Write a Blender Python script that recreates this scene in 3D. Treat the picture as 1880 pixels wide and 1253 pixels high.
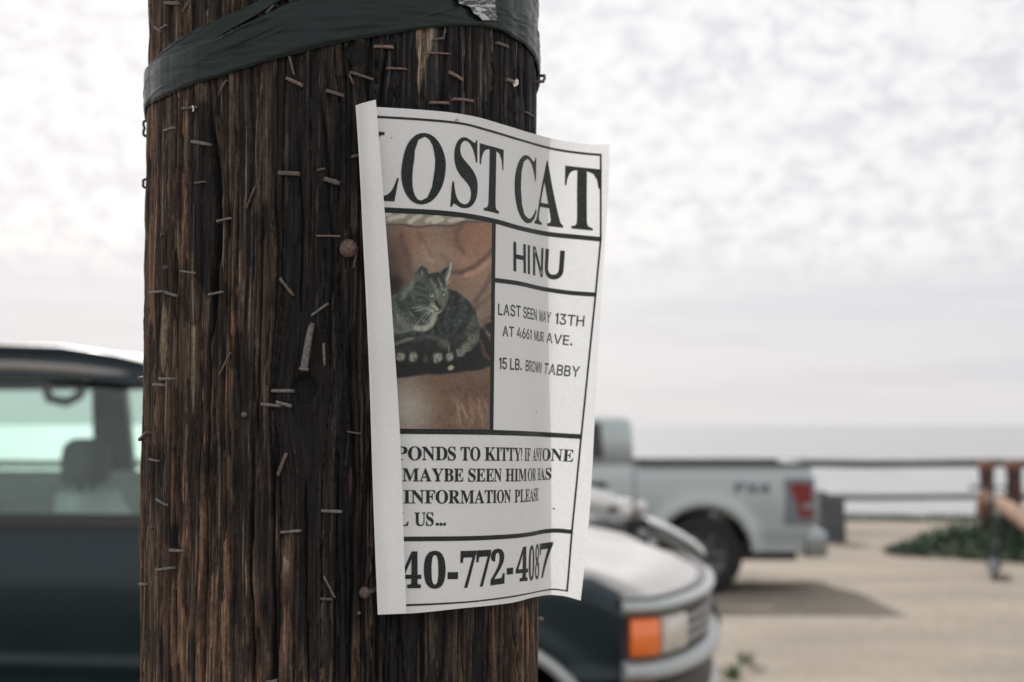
import bpy, bmesh, math, random
import numpy as np
from mathutils import Vector, Matrix, geometry

R_ = math.radians
scene = bpy.context.scene
for o in list(bpy.data.objects):
    bpy.data.objects.remove(o)
COL = scene.collection

# ------------------------------------------------------------------ camera
EYE = 1.53
PITCH = R_(3.365)
FPX = 50.0 / 36.0 * 1880.0
cam_d = bpy.data.cameras.new('camera')
cam_d.lens = 50.0
cam_d.sensor_width = 36.0
cam_d.clip_start = 0.05
cam_d.clip_end = 60000.0
cam = bpy.data.objects.new('camera', cam_d)
cam.location = (0, 0, EYE)
cam.rotation_euler = (R_(90) + PITCH, 0, 0)
COL.objects.link(cam)
scene.camera = cam
cam_d.dof.use_dof = True
cam_d.dof.focus_distance = 0.805
cam_d.dof.aperture_fstop = 7.6
cam_d.dof.aperture_blades = 7

# ------------------------------------------------------------------ sun, sky, exposure
SUN_AZ = R_(-16.0)      # measured from +Y towards +X: the sun stands ahead, a little to the left
SUN_EL = R_(37.5)
sun_dir = Vector((math.sin(SUN_AZ) * math.cos(SUN_EL), math.cos(SUN_AZ) * math.cos(SUN_EL), math.sin(SUN_EL)))
sun_d = bpy.data.lights.new('sun', 'SUN')
sun_d.energy = 5.0
sun_d.angle = R_(0.6)
sun_d.color = (1.0, 0.97, 0.93)
sun = bpy.data.objects.new('sun', sun_d)
sun.rotation_euler = (-sun_dir).to_track_quat('-Z', 'Y').to_euler()
sun.location = (0, 0, 30)
COL.objects.link(sun)

scene.view_settings.view_transform = 'Standard'
scene.view_settings.look = 'None'
scene.view_settings.exposure = 0.0
scene.view_settings.gamma = 1.0
scene.cycles.use_denoising = True
scene.cycles.max_bounces = 10
scene.cycles.transparent_max_bounces = 16
scene.cycles.sample_clamp_indirect = 6.0

world = bpy.data.worlds.new('World')
scene.world = world
world.use_nodes = True
wt = world.node_tree
wt.nodes.clear()


def nd(t, kind, **kw):
    n = t.nodes.new(kind)
    for k, v in kw.items():
        if k.startswith('i_'):
            key = k[2:]
            key = int(key) if key.isdigit() else key
            n.inputs[key].default_value = v
        else:
            setattr(n, k, v)
    return n


def mth(t, op, a, b=None, clamp=False):
    n = t.nodes.new('ShaderNodeMath')
    n.operation = op
    n.use_clamp = clamp
    for i, x in enumerate((a, b)):
        if x is None:
            continue
        if isinstance(x, (int, float)):
            n.inputs[i].default_value = x
        else:
            t.links.new(x, n.inputs[i])
    return n.outputs[0]


def mrange(t, val, a, b, c, d, smooth=True):
    n = t.nodes.new('ShaderNodeMapRange')
    n.interpolation_type = 'SMOOTHSTEP' if smooth else 'LINEAR'
    t.links.new(val, n.inputs[0])
    for i, x in enumerate((a, b, c, d)):
        n.inputs[1 + i].default_value = x
    return n.outputs[0]


def mixc(t, fac, a, b, mode='MIX'):
    n = t.nodes.new('ShaderNodeMix')
    n.data_type = 'RGBA'
    n.blend_type = mode
    for sock, x in ((n.inputs[0], fac), (n.inputs[6], a), (n.inputs[7], b)):
        if isinstance(x, (int, float)):
            sock.default_value = x
        elif isinstance(x, (tuple, list)):
            sock.default_value = (x[0], x[1], x[2], 1)
        else:
            t.links.new(x, sock)
    return n.outputs[2]


sky = nd(wt, 'ShaderNodeTexSky', sky_type='NISHITA', sun_disc=False)
sky.sun_elevation = SUN_EL
sky.sun_rotation = SUN_AZ
sky.air_density = 1.0
sky.dust_density = 2.5
tc = nd(wt, 'ShaderNodeTexCoord')
sep = nd(wt, 'ShaderNodeSeparateXYZ')
wt.links.new(tc.outputs['Generated'], sep.inputs[0])
sx, sy, sz = sep.outputs
zc = mth(wt, 'MAXIMUM', sz, 0.02)
pxy = nd(wt, 'ShaderNodeCombineXYZ')
wt.links.new(mth(wt, 'DIVIDE', sx, zc), pxy.inputs[0])
wt.links.new(mth(wt, 'DIVIDE', sy, zc), pxy.inputs[1])
# a thin layer of small altocumulus heaps, seen in perspective towards the horizon
n1 = nd(wt, 'ShaderNodeTexNoise', i_Scale=3.6, i_Detail=5.0, i_Roughness=0.62, i_Distortion=0.6)
n2 = nd(wt, 'ShaderNodeTexNoise', i_Scale=0.55, i_Detail=3.0, i_Roughness=0.55, i_Distortion=0.3)
n3 = nd(wt, 'ShaderNodeTexNoise', i_Scale=1.5, i_Detail=2.0, i_Roughness=0.5)
for n in (n1, n2, n3):
    wt.links.new(pxy.outputs[0], n.inputs['Vector'])
cmap = nd(wt, 'ShaderNodeMapping')
cmap.inputs['Scale'].default_value = (1.0, 1.0, 1.55)
wt.links.new(tc.outputs['Generated'], cmap.inputs[0])
n4 = nd(wt, 'ShaderNodeTexNoise', i_Scale=54.0, i_Detail=5.0, i_Roughness=0.58, i_Distortion=0.5)
n5 = nd(wt, 'ShaderNodeTexNoise', i_Scale=17.0, i_Detail=4.0, i_Roughness=0.55, i_Distortion=0.4)
for n in (n4, n5):
    wt.links.new(cmap.outputs[0], n.inputs['Vector'])
heap = mth(wt, 'ADD', mth(wt, 'MULTIPLY', n4.outputs[0], 0.60), mth(wt, 'MULTIPLY', n1.outputs[0], 0.15))
heap = mth(wt, 'ADD', heap, mth(wt, 'MULTIPLY', n5.outputs[0], 0.25))
heap = mrange(wt, heap, 0.39, 0.57, 0.0, 1.0)
veil = mrange(wt, n2.outputs[0], 0.35, 0.65, 0.0, 1.0)
# low down the heaps merge into a smooth grey veil
low = mrange(wt, mth(wt, 'ADD', sz, mth(wt, 'MULTIPLY', n2.outputs[0], 0.05)), 0.105, 0.155, 0.0, 1.0)
cloud_hi = mixc(wt, heap, (0.725, 0.712, 0.748), (0.94, 0.93, 0.925))
cloud_hi = mixc(wt, mth(wt, 'MULTIPLY', veil, 0.35), cloud_hi, (0.94, 0.925, 0.93))
streak = nd(wt, 'ShaderNodeTexNoise', i_Scale=2.0, i_Detail=3.0)
smap = nd(wt, 'ShaderNodeMapping')
smap.inputs['Scale'].default_value = (2.2, 2.2, 26.0)
wt.links.new(tc.outputs['Generated'], smap.inputs[0])
wt.links.new(smap.outputs[0], streak.inputs['Vector'])
band = mixc(wt, mrange(wt, streak.outputs[0], 0.42, 0.66, 0.0, 1.0), (0.735, 0.73, 0.77), (0.785, 0.78, 0.812))
glow = mrange(wt, sz, 0.0, 0.035, 1.0, 0.0)
band = mixc(wt, mth(wt, 'MULTIPLY', glow, 0.55), band, (0.83, 0.82, 0.82))
cl = mixc(wt, low, band, cloud_hi)
# cloud away from the sun is brightened as added fill; slight rise sunward
sdot = nd(wt, 'ShaderNodeVectorMath', operation='DOT_PRODUCT')
wt.links.new(tc.outputs['Generated'], sdot.inputs[0])
sdot.inputs[1].default_value = sun_dir
sb = mrange(wt, sdot.outputs['Value'], -0.4, 0.62, 1.38, 1.0)
sb2 = mrange(wt, sdot.outputs['Value'], 0.62, 0.86, 0.0, 0.07)
sbt = mth(wt, 'ADD', sb, sb2)
cl = mixc(wt, 1.0, cl, sbt, 'MULTIPLY')
# the Background multiplies everything by 0.1, so the cloud radiance is written ten times up
cl10 = mixc(wt, 1.0, cl, (10.0, 10.0, 10.0), 'MULTIPLY')
for n in wt.nodes:
    if n.bl_idname == 'ShaderNodeMix':
        n.clamp_result = False
skymix = mixc(wt, 0.90, sky.outputs[0], cl10)
bg = nd(wt, 'ShaderNodeBackground', i_Strength=0.1)
wt.links.new(skymix, bg.inputs[0])
wo = nd(wt, 'ShaderNodeOutputWorld')
wt.links.new(bg.outputs[0], wo.inputs[0])

# ------------------------------------------------------------------ helpers
_ct, _st = math.cos(PITCH), math.sin(PITCH)


def at(px, py, Y):
    """The point at depth Y metres that was measured at pixel (px, py) of the photograph."""
    px = np.asarray(px, float); py = np.asarray(py, float)
    dx = px - 940.0
    dy = 626.5 - py
    ry = FPX * _ct - dy * _st
    rz = FPX * _st + dy * _ct
    k = Y / ry
    return np.stack(np.broadcast_arrays(dx * k, ry * k, EYE + rz * k), -1)


def tag(o, label=None, cat=None, group=None, kind=None):
    if label: o['label'] = label
    if cat: o['category'] = cat
    if group: o['group'] = group
    if kind: o['kind'] = kind
    return o


def empty(name, loc=(0, 0, 0), rz=0.0, label=None, cat=None, group=None):
    o = bpy.data.objects.new(name, None)
    o.empty_display_size = 0.1
    o.location = loc
    o.rotation_euler = (0, 0, rz)
    COL.objects.link(o)
    return tag(o, label, cat, group)


def link(name, me, mat, parent=None):
    o = bpy.data.objects.new(name, me)
    if mat is not None:
        me.materials.append(mat)
    COL.objects.link(o)
    if parent is not None:
        o.parent = parent
    return o


def raw_mesh(name, V, F, mat, parent=None, colors=None, smooth=False):
    V = np.asarray(V, np.float32).reshape(-1, 3)
    me = bpy.data.meshes.new(name)
    me.from_pydata([tuple(v) for v in V.tolist()], [], [tuple(f) for f in F])
    if colors is not None:
        a = me.color_attributes.new('tint', 'FLOAT_COLOR', 'POINT')
        c = np.ones((len(V), 4), np.float32)
        c[:, :3] = np.asarray(colors, np.float32).reshape(-1, 3)
        a.data.foreach_set('color', c.ravel())
    if smooth:
        me.polygons.foreach_set('use_smooth', [True] * len(me.polygons))
    me.update()
    return link(name, me, mat, parent)


def grid_mesh(name, P, mat, parent=None, colors=None, wrap=False, smooth=True, keep=None, flip=False):
    """P[n, m, 3] -> one mesh; wrap closes the second axis."""
    n, m = P.shape[:2]
    idx = np.arange(n * m).reshape(n, m)
    if wrap:
        idx = np.concatenate([idx, idx[:, :1]], 1)
    q = np.stack([idx[:-1, :-1], idx[:-1, 1:], idx[1:, 1:], idx[1:, :-1]], -1)
    if flip:
        q = q[..., ::-1]
    q = q.reshape(-1, 4)
    if keep is not None:
        q = q[keep.reshape(-1)]
    me = bpy.data.meshes.new(name)
    me.vertices.add(n * m)
    me.vertices.foreach_set('co', np.asarray(P, np.float32).ravel())
    me.loops.add(len(q) * 4)
    me.loops.foreach_set('vertex_index', q.astype(np.int32).ravel())
    me.polygons.add(len(q))
    me.polygons.foreach_set('loop_start', np.arange(0, len(q) * 4, 4, dtype=np.int32))
    me.polygons.foreach_set('loop_total', np.full(len(q), 4, np.int32))
    if smooth:
        me.polygons.foreach_set('use_smooth', np.ones(len(q), bool))
    if colors is not None:
        a = me.color_attributes.new('tint', 'FLOAT_COLOR', 'POINT')
        c = np.ones((n * m, 4), np.float32)
        c[:, :3] = np.asarray(colors, np.float32).reshape(-1, 3)
        a.data.foreach_set('color', c.ravel())
    me.update(calc_edges=True)
    me.validate()
    return link(name, me, mat, parent)


class MB:
    """Collects boxes, tubes, lofts and discs into one mesh."""
    def __init__(self):
        self.v = []; self.f = []; self.sm = []

    def add(self, V, F, smooth=False):
        b = len(self.v)
        self.v += [tuple(map(float, p)) for p in V]
        self.f += [tuple(b + i for i in f) for f in F]
        self.sm += [smooth] * len(F)
        return self

    def box(self, lo, hi, M=None, bev=0.0):
        (x0, y0, z0), (x1, y1, z1) = lo, hi
        if bev <= 0:
            V = [(x0, y0, z0), (x1, y0, z0), (x1, y1, z0), (x0, y1, z0), (x0, y0, z1), (x1, y0, z1), (x1, y1, z1), (x0, y1, z1)]
            F = [(0, 3, 2, 1), (4, 5, 6, 7), (0, 1, 5, 4), (1, 2, 6, 5), (2, 3, 7, 6), (3, 0, 4, 7)]
        else:
            bm = bmesh.new()
            bmesh.ops.create_cube(bm, size=1.0)
            for v in bm.verts:
                v.co = Vector(((x0 + x1) / 2 + v.co.x * (x1 - x0), (y0 + y1) / 2 + v.co.y * (y1 - y0), (z0 + z1) / 2 + v.co.z * (z1 - z0)))
            bmesh.ops.bevel(bm, geom=bm.edges[:], offset=bev, segments=3, profile=0.6, affect='EDGES')
            bm.verts.index_update()
            V = [v.co.copy() for v in bm.verts]
            F = [tuple(v.index for v in f.verts) for f in bm.faces]
            bm.free()
        if M is not None:
            V = [M @ Vector(p) for p in V]
        return self.add(V, F, bev > 0)

    def tube(self, pts, rad, n=10, cap=True, smooth=True):
        pts = [Vector(p) for p in pts]
        if isinstance(rad, (int, float)):
            rad = [rad] * len(pts)
        V = []; F = []
        up = None
        for i, p in enumerate(pts):
            d = (pts[min(i + 1, len(pts) - 1)] - pts[max(i - 1, 0)]).normalized()
            if up is None:
                up = Vector((0, 0, 1)) if abs(d.z) < 0.9 else Vector((1, 0, 0))
            s = d.cross(up).normalized()
            up = s.cross(d).normalized()
            for k in range(n):
                a = 2 * math.pi * k / n
                V.append(p + (s * math.cos(a) + up * math.sin(a)) * rad[i])
        for i in range(len(pts) - 1):
            for k in range(n):
                F.append((i * n + k, i * n + (k + 1) % n, (i + 1) * n + (k + 1) % n, (i + 1) * n + k))
        self.add(V, F, smooth)
        if cap:
            self.add(V[:n][::-1], [tuple(range(n))])
            self.add(V[-n:], [tuple(range(n))])
        return self

    def lathe(self, prof, c=(0, 0, 0), axis=(0, 1, 0), n=40, a0=0.0, a1=2 * math.pi, smooth=True):
        """prof: (offset along axis, radius) pairs."""
        ax = Vector(axis).normalized()
        s = ax.orthogonal().normalized()
        t = ax.cross(s)
        c = Vector(c)
        full = abs(a1 - a0 - 2 * math.pi) < 1e-6
        m = n if full else n + 1
        V = []; F = []
        for k in range(m):
            a = a0 + (a1 - a0) * k / n
            d = s * math.cos(a) + t * math.sin(a)
            for (o, r) in prof:
                V.append(c + ax * o + d * r)
        L = len(prof)
        for k in range(n):
            k2 = (k + 1) % m
            for j in range(L - 1):
                F.append((k * L + j, k2 * L + j, k2 * L + j + 1, k * L + j + 1))
        return self.add(V, F, smooth)

    def loft(self, rings, closed=True, caps=True, smooth=True):
        n = len(rings[0]); V = []; F = []
        for r in rings:
            V += list(r)
        for i in range(len(rings) - 1):
            for k in range(n if closed else n - 1):
                F.append((i * n + k, i * n + (k + 1) % n, (i + 1) * n + (k + 1) % n, (i + 1) * n + k))
        self.add(V, F, smooth)
        if caps and closed:
            self.add(rings[0][::-1], [tuple(range(n))])
            self.add(rings[-1], [tuple(range(n))])
        return self

    def prism(self, poly, thick, frame):
        """A flat polygon [(a, b)...] given a thickness; frame(a, b, c) places it, c from 0 to thick."""
        n = len(poly)
        A = [frame(a, b, 0.0) for a, b in poly]
        B = [frame(a, b, thick) for a, b in poly]
        self.add(A + B, [tuple(range(n))[::-1], tuple(range(n, 2 * n))] + [(i, (i + 1) % n, n + (i + 1) % n, n + i) for i in range(n)])
        return self

    def build(self, name, mat, parent=None):
        me = bpy.data.meshes.new(name)
        me.from_pydata(self.v, [], self.f)
        me.polygons.foreach_set('use_smooth', self.sm)
        me.update()
        bm = bmesh.new(); bm.from_mesh(me)
        bmesh.ops.recalc_face_normals(bm, faces=bm.faces[:])
        bm.to_mesh(me); bm.free()
        return link(name, me, mat, parent)


def lin(r, g, b):
    f = lambda c: c / 12.92 if c <= 0.04045 else ((c + 0.055) / 1.055) ** 2.4
    return (f(r / 255), f(g / 255), f(b / 255))


def new_mat(name):
    m = bpy.data.materials.new(name)
    m.use_nodes = True
    t = m.node_tree
    b = t.nodes['Principled BSDF']
    return m, t, b


def simple(name, col, rough=0.5, metal=0.0, coat=0.0, var=0.12, scale=30.0, bump=0.0, spec=0.5, mottle=None):
    """A plain paint, plastic or metal with a little unevenness in tone and gloss."""
    m, t, b = new_mat(name)
    co = nd(t, 'ShaderNodeTexCoord')
    n = nd(t, 'ShaderNodeTexNoise', i_Scale=scale, i_Detail=5.0, i_Roughness=0.6)
    t.links.new(co.outputs['Object'], n.inputs['Vector'])
    d = tuple(max(0.0, c * (1 - var)) for c in col)
    l = tuple(min(1.0, c * (1 + var)) for c in col)
    if mottle is not None:
        l = mottle
    c = mixc(t, mrange(t, n.outputs[0], 0.3, 0.7, 0, 1), d, l)
    t.links.new(c, b.inputs['Base Color'])
    t.links.new(mrange(t, n.outputs[0], 0.3, 0.7, max(0.0, rough - 0.06), min(1.0, rough + 0.08)), b.inputs['Roughness'])
    b.inputs['Metallic'].default_value = metal
    b.inputs['Coat Weight'].default_value = coat
    b.inputs['Coat Roughness'].default_value = 0.06
    b.inputs['Specular IOR Level'].default_value = spec
    if bump > 0:
        bp = nd(t, 'ShaderNodeBump', i_Strength=bump, i_Distance=0.005)
        t.links.new(n.outputs[0], bp.inputs['Height'])
        t.links.new(bp.outputs[0], b.inputs['Normal'])
    return m


def _hash(ix, iy, seed):
    h = (ix.astype(np.int64) * 374761393 + iy.astype(np.int64) * 668265263 + seed * 974711) & 0xffffffff
    h = ((h ^ (h >> 13)) * 1274126177) & 0xffffffff
    h = h ^ (h >> 16)
    return (h & 0xffffff) / float(0xffffff)


def vnoise(x, y, seed=0):
    x, y = np.broadcast_arrays(np.asarray(x, float), np.asarray(y, float))
    ix = np.floor(x); iy = np.floor(y)
    fx = x - ix; fy = y - iy
    fx = fx * fx * (3 - 2 * fx); fy = fy * fy * (3 - 2 * fy)
    ix = ix.astype(np.int64); iy = iy.astype(np.int64)
    a = _hash(ix, iy, seed); b = _hash(ix + 1, iy, seed)
    c = _hash(ix, iy + 1, seed); d = _hash(ix + 1, iy + 1, seed)
    return (a * (1 - fx) + b * fx) * (1 - fy) + (c * (1 - fx) + d * fx) * fy


def fbm(x, y, seed=0, oct=4, gain=0.5):
    s = 0.0; amp = 1.0; tot = 0.0
    for i in range(oct):
        s = s + amp * vnoise(np.asarray(x) * 2 ** i + 17.3 * i, np.asarray(y) * 2 ** i + 5.1 * i, seed + i)
        tot += amp; amp *= gain
    return s / tot


def sstep(a, b, x):
    t = np.clip((np.asarray(x, float) - a) / (b - a), 0, 1)
    return t * t * (3 - 2 * t)

# ------------------------------------------------------------------ utility pole
PC = np.array([-0.1084, 0.9145])
PD = float(np.hypot(*PC))
PR = PD * math.sin(R_(7.765))
E0 = -PC / PD
E1 = np.array([-E0[1], E0[0]])


def cyl(a, z, r):
    a, z, r = np.broadcast_arrays(np.asarray(a, float), np.asarray(z, float), np.asarray(r, float))
    x = PC[0] + r * (np.cos(a) * E0[0] + np.sin(a) * E1[0])
    y = PC[1] + r * (np.cos(a) * E0[1] + np.sin(a) * E1[1])
    return np.stack([x, y, z], -1)


def px2cyl(px, py, r=None):
    """Angle and height on the pole of the point seen at a pixel of the photograph."""
    r = PR if r is None else r
    d = at(px, py, 1.0) - np.array([0, 0, EYE])
    A = d[..., 0] ** 2 + d[..., 1] ** 2
    B = -(d[..., 0] * PC[0] + d[..., 1] * PC[1])
    disc = np.maximum(B * B - A * (PD ** 2 - r * r), 0)
    k = (-B - np.sqrt(disc)) / A
    p = d * k[..., None]
    q = p[..., :2] - PC
    a = np.arctan2(q @ E1, q @ E0)
    return a, EYE + p[..., 2]


def to_px(Pt):
    x, y, z = Pt[..., 0], Pt[..., 1], Pt[..., 2] - EYE
    f = y * _ct + z * _st
    u = -y * _st + z * _ct
    return 940 + FPX * x / f, 626.5 - FPX * u / f


def in_poly(px, py, poly):
    c = np.zeros(np.shape(px), bool)
    n = len(poly)
    for i in range(n):
        x1, y1 = poly[i]; x2, y2 = poly[(i + 1) % n]
        if y1 == y2: continue
        cond = ((y1 > py) != (y2 > py)) & (px < (x2 - x1) * (py - y1) / (y2 - y1) + x1)
        c ^= cond
    return c


def soft_poly(px, py, poly, w):
    """1 inside, 0 outside, with an edge w wide."""
    ins = in_poly(px, py, poly)
    d = np.full(np.shape(px), 1e9)
    n = len(poly)
    for i in range(n):
        x1, y1 = poly[i]; x2, y2 = poly[(i + 1) % n]
        vx, vy = x2 - x1, y2 - y1
        t = np.clip(((px - x1) * vx + (py - y1) * vy) / (vx * vx + vy * vy + 1e-9), 0, 1)
        d = np.minimum(d, np.hypot(px - x1 - t * vx, py - y1 - t * vy))
    return sstep(-w, w, np.where(ins, d, -d))


fa = np.linspace(R_(-112), R_(112), 760)
ba = np.linspace(R_(112), R_(248), 30)[1:-1]
PA = np.concatenate([fa, ba])
fz = np.linspace(1.368, 1.802, 380)
PZ = np.concatenate([np.linspace(-0.35, 1.365, 24), fz, np.linspace(1.81, 8.6, 40)])
rngp = np.random.RandomState(7)
AA, ZZ = np.meshgrid(PA, PZ)
AW = np.where(AA > R_(180), AA - 2 * math.pi, AA)
SS = AW * PR                                        # arc length from the front of the pole
PXX, PYY = to_px(cyl(AW, ZZ, PR))
FRONT = (np.abs(AW) < R_(95))

knots = []                                          # arc, height, radius
for kx, ky, kr in ((655, 100, 0.0062), (560, 714, 0.0070), (276, 606, 0.0045), (800, 650, 0.006), (940, 190, 0.004)):
    a_, z_ = px2cyl(kx, ky)
    knots.append((float(a_) * PR, float(z_), kr))
Sw = SS + 0.0022 * (fbm(SS * 42, ZZ * 6, 3, 3) - 0.5) * 2 + 0.0016 * (fbm(SS * 150, ZZ * 26, 5, 3) - 0.5) * 2
for ks, kz, kr in knots:
    ds = SS - ks; dz = ZZ - kz
    Sw = Sw - ds * 0.8 * np.exp(-((ds / (2.2 * kr)) ** 2 + (dz / (4.5 * kr)) ** 2))

edges = [-0.42]
while edges[-1] < 0.42:
    edges.append(edges[-1] + rngp.choice([0.0022, 0.0035, 0.005, 0.008, 0.013], p=[.16, .22, .26, .22, .14]) * rngp.uniform(.8, 1.2))
edges = np.array(edges)
sid = np.clip(np.searchsorted(edges, Sw), 1, len(edges) - 1)
e_near = np.minimum(Sw - edges[sid - 1], edges[sid] - Sw)
s_h = rngp.uniform(-1, 1, len(edges) + 1)[sid]
s_c = rngp.uniform(0, 1, len(edges) + 1)[sid]
s_w = rngp.uniform(0.00018, 0.0006, len(edges) + 1)[sid]
s_run = vnoise(sid * 3.7, ZZ * 7.0, 11)
g_fine = fbm(Sw * 620, ZZ * 16, 21, 4)
g_med = fbm(Sw * 190, ZZ * 7, 31, 3)
g_chip = fbm(Sw * 260, ZZ * 42, 41, 3)

lines = sstep(0.57, 0.70, fbm(Sw * 900, ZZ * 5, 99, 2)) * sstep(0.25, 0.6, vnoise(Sw * 60, ZZ * 8, 98))
gap = np.exp(-(e_near / s_w) ** 2) * sstep(0.30, 0.62, s_run)
H = 0.00055 * s_h * (0.4 + s_run) + 0.0012 * (vnoise(sid * 5.3, ZZ * 13, 13) - 0.5) + 0.0011 * (g_fine - 0.5) + 0.0008 * (g_med - 0.5)
H = H - 0.0012 * sstep(0.56, 0.66, g_chip) * (0.4 + s_c)
H = H - 0.0026 * gap - 0.0007 * lines
deep = np.zeros_like(SS)
for pts, w, dep in (
        ([(383, 140), (386, 262), (399, 345), (401, 425), (388, 520), (380, 640), (377, 900), (371, 1258)], 4.0, .0045),
        ([(392, 250), (398, 345), (400, 425), (392, 500), (386, 600)], 8.0, .006),
        ([(318, 400), (323, 600), (320, 820), (317, 1000), (322, 1258)], 3.4, .0045),
        ([(286, 180), (292, 420), (288, 700), (280, 1000)], 2.4, .003),
        ([(461, 820), (460, 1000), (466, 1258)], 2.6, .004), ([(505, 830), (500, 980), (504, 1258)], 3.0, .004),
        ([(436, 380), (430, 560), (440, 760)], 2.4, .003), ([(480, 420), (476, 640), (470, 800)], 2.6, .003),
        ([(548, 260), (556, 420), (552, 560)], 2.2, .003), ([(590, 190), (604, 330), (612, 470), (606, 650)], 2.4, .003),
        ([(563, 900), (560, 1080), (566, 1258)], 2.6, .004), ([(641, 640), (650, 880), (640, 1258)], 3.0, .004),
        ([(620, 830), (616, 1050), (612, 1258)], 2.2, .003), ([(694, 1120), (692, 1258)], 3.0, .004),
        ([(736, 1110), (742, 1258)], 2.4, .003), ([(778, 1110), (776, 1258)], 2.4, .003), ([(848, 1105), (852, 1258)], 2.0, .003),
        ([(901, 1130), (899, 1258)], 3.4, .005), ([(940, 1100), (948, 1180), (960, 1258)], 3.0, .004), ([(690, 240), (676, 160), (684, 60)], 2.2, .003),
        ([(716, 70), (706, 120), (698, 190)], 2.4, .003), ([(900, 60), (908, 140), (902, 240)], 2.0, .003), ([(952, 80), (950, 240)], 2.0, .003)):
    pts = np.array(pts, float)
    pa, pz = px2cyl(pts[:, 0], pts[:, 1])
    o_ = np.argsort(pz)
    cs = np.interp(ZZ, pz[o_], (pa * PR)[o_]) + 0.0009 * (fbm(ZZ * 45, 0 * ZZ + pts[0, 0], 51, 3) - 0.5) * 2
    ends = sstep(pz.min() - .012, pz.min() + .01, ZZ) * (1 - sstep(pz.max() - .01, pz.max() + .012, ZZ))
    wm = w / 3250 * (0.55 + 0.9 * vnoise(ZZ * 38, 0 * ZZ + pts[0, 0], 53))
    g = np.exp(-((SS - cs) / wm) ** 2) * ends * FRONT
    deep = np.maximum(deep, g)
    H = H - dep * g
knotm = np.zeros_like(SS)
for i, (ks, kz, kr) in enumerate(knots):
    rr = np.hypot((SS - ks) / kr, (ZZ - kz) / (kr * 1.12))
    rr = rr + 0.10 * (vnoise(np.arctan2(ZZ - kz, SS - ks) * 2, 0 * SS, 61 + i) - 0.5)
    inside = 1 - sstep(0.86, 1.04, rr)
    ring = np.exp(-((rr - 1.0) / 0.10) ** 2)
    H = H * (1 - inside) + inside * (-0.0006 - (0.0035 if i == 1 else 0.0) + 0.00035 * np.sin(rr * 22)) - 0.0011 * ring
    knotm = np.maximum(knotm, inside)
H = H + 0.0012 * np.exp(-((AW + R_(84)) / R_(7)) ** 2) * (fbm(ZZ * 26, 0 * ZZ, 71, 3) - 0.5) * 3
H = H + 0.0010 * np.exp(-((AW - R_(84)) / R_(7)) ** 2) * (fbm(ZZ * 20, 0 * ZZ, 72, 3) - 0.5) * 2

# colour: dark creosoted wood with worn brown and silver-tan fibres
C_D = np.array([0.018, 0.0165, 0.0165]); C_B = np.array([0.085, 0.058, 0.043]); C_R = np.array([0.25, 0.148, 0.096])
C_T = np.array([0.46, 0.35, 0.245]); C_K = np.array([0.012, 0.0125, 0.0135])
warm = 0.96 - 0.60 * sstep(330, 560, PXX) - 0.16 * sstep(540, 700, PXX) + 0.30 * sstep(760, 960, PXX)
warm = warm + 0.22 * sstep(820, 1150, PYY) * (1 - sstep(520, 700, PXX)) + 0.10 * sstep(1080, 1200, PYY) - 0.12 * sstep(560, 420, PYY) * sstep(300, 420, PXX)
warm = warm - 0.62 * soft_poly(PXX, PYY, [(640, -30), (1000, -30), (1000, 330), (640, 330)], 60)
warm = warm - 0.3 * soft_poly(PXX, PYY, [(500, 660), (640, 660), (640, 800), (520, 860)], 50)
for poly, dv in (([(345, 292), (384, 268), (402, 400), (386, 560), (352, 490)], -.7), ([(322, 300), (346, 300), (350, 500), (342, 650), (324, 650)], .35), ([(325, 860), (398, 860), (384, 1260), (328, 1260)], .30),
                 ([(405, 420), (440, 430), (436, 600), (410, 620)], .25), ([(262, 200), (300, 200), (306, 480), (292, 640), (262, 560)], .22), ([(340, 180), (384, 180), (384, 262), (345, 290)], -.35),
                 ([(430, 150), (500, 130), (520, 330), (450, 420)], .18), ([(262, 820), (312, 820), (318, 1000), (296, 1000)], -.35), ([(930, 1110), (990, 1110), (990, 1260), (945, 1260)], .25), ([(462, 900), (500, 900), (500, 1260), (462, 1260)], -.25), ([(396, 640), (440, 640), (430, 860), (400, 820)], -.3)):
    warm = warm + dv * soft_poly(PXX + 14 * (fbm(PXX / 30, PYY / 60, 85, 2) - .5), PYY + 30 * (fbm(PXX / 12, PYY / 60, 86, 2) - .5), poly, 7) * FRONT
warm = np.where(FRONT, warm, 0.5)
lat = fbm(SS * 60, ZZ * 9, 81, 4)
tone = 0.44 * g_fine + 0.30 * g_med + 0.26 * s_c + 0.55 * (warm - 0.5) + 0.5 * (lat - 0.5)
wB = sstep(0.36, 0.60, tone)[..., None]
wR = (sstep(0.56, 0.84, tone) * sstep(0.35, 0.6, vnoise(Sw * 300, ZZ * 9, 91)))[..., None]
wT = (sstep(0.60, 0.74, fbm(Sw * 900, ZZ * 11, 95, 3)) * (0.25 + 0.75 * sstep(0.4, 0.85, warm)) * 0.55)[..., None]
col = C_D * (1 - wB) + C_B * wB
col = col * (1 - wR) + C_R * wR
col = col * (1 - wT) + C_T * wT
silver = (sstep(0.58, 0.78, fbm(Sw * 520, ZZ * 15, 97, 3)) * soft_poly(PXX, PYY, [(700, -20), (1000, -20), (1000, 280), (700, 280)], 40) * FRONT)[..., None]
col = col * (1 - 0.75 * silver) + np.array([0.15, 0.145, 0.14]) * 0.75 * silver
blot = sstep(0.52, 0.66, fbm(Sw * 130, ZZ * 30, 45, 4))
chip = np.maximum(sstep(0.56, 0.66, g_chip) * 0.6, blot * 0.72)[..., None]
col = col * (1 - chip) + C_D * 0.7 * chip
dk = np.clip(gap * 0.8 + deep * 1.0 + lines * 0.7, 0, 1)[..., None]
col = col * (1 - dk) + C_K * dk
kk = knotm[..., None]
col = col * (1 - kk * 0.75) + C_K * 1.2 * kk * 0.75
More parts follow.
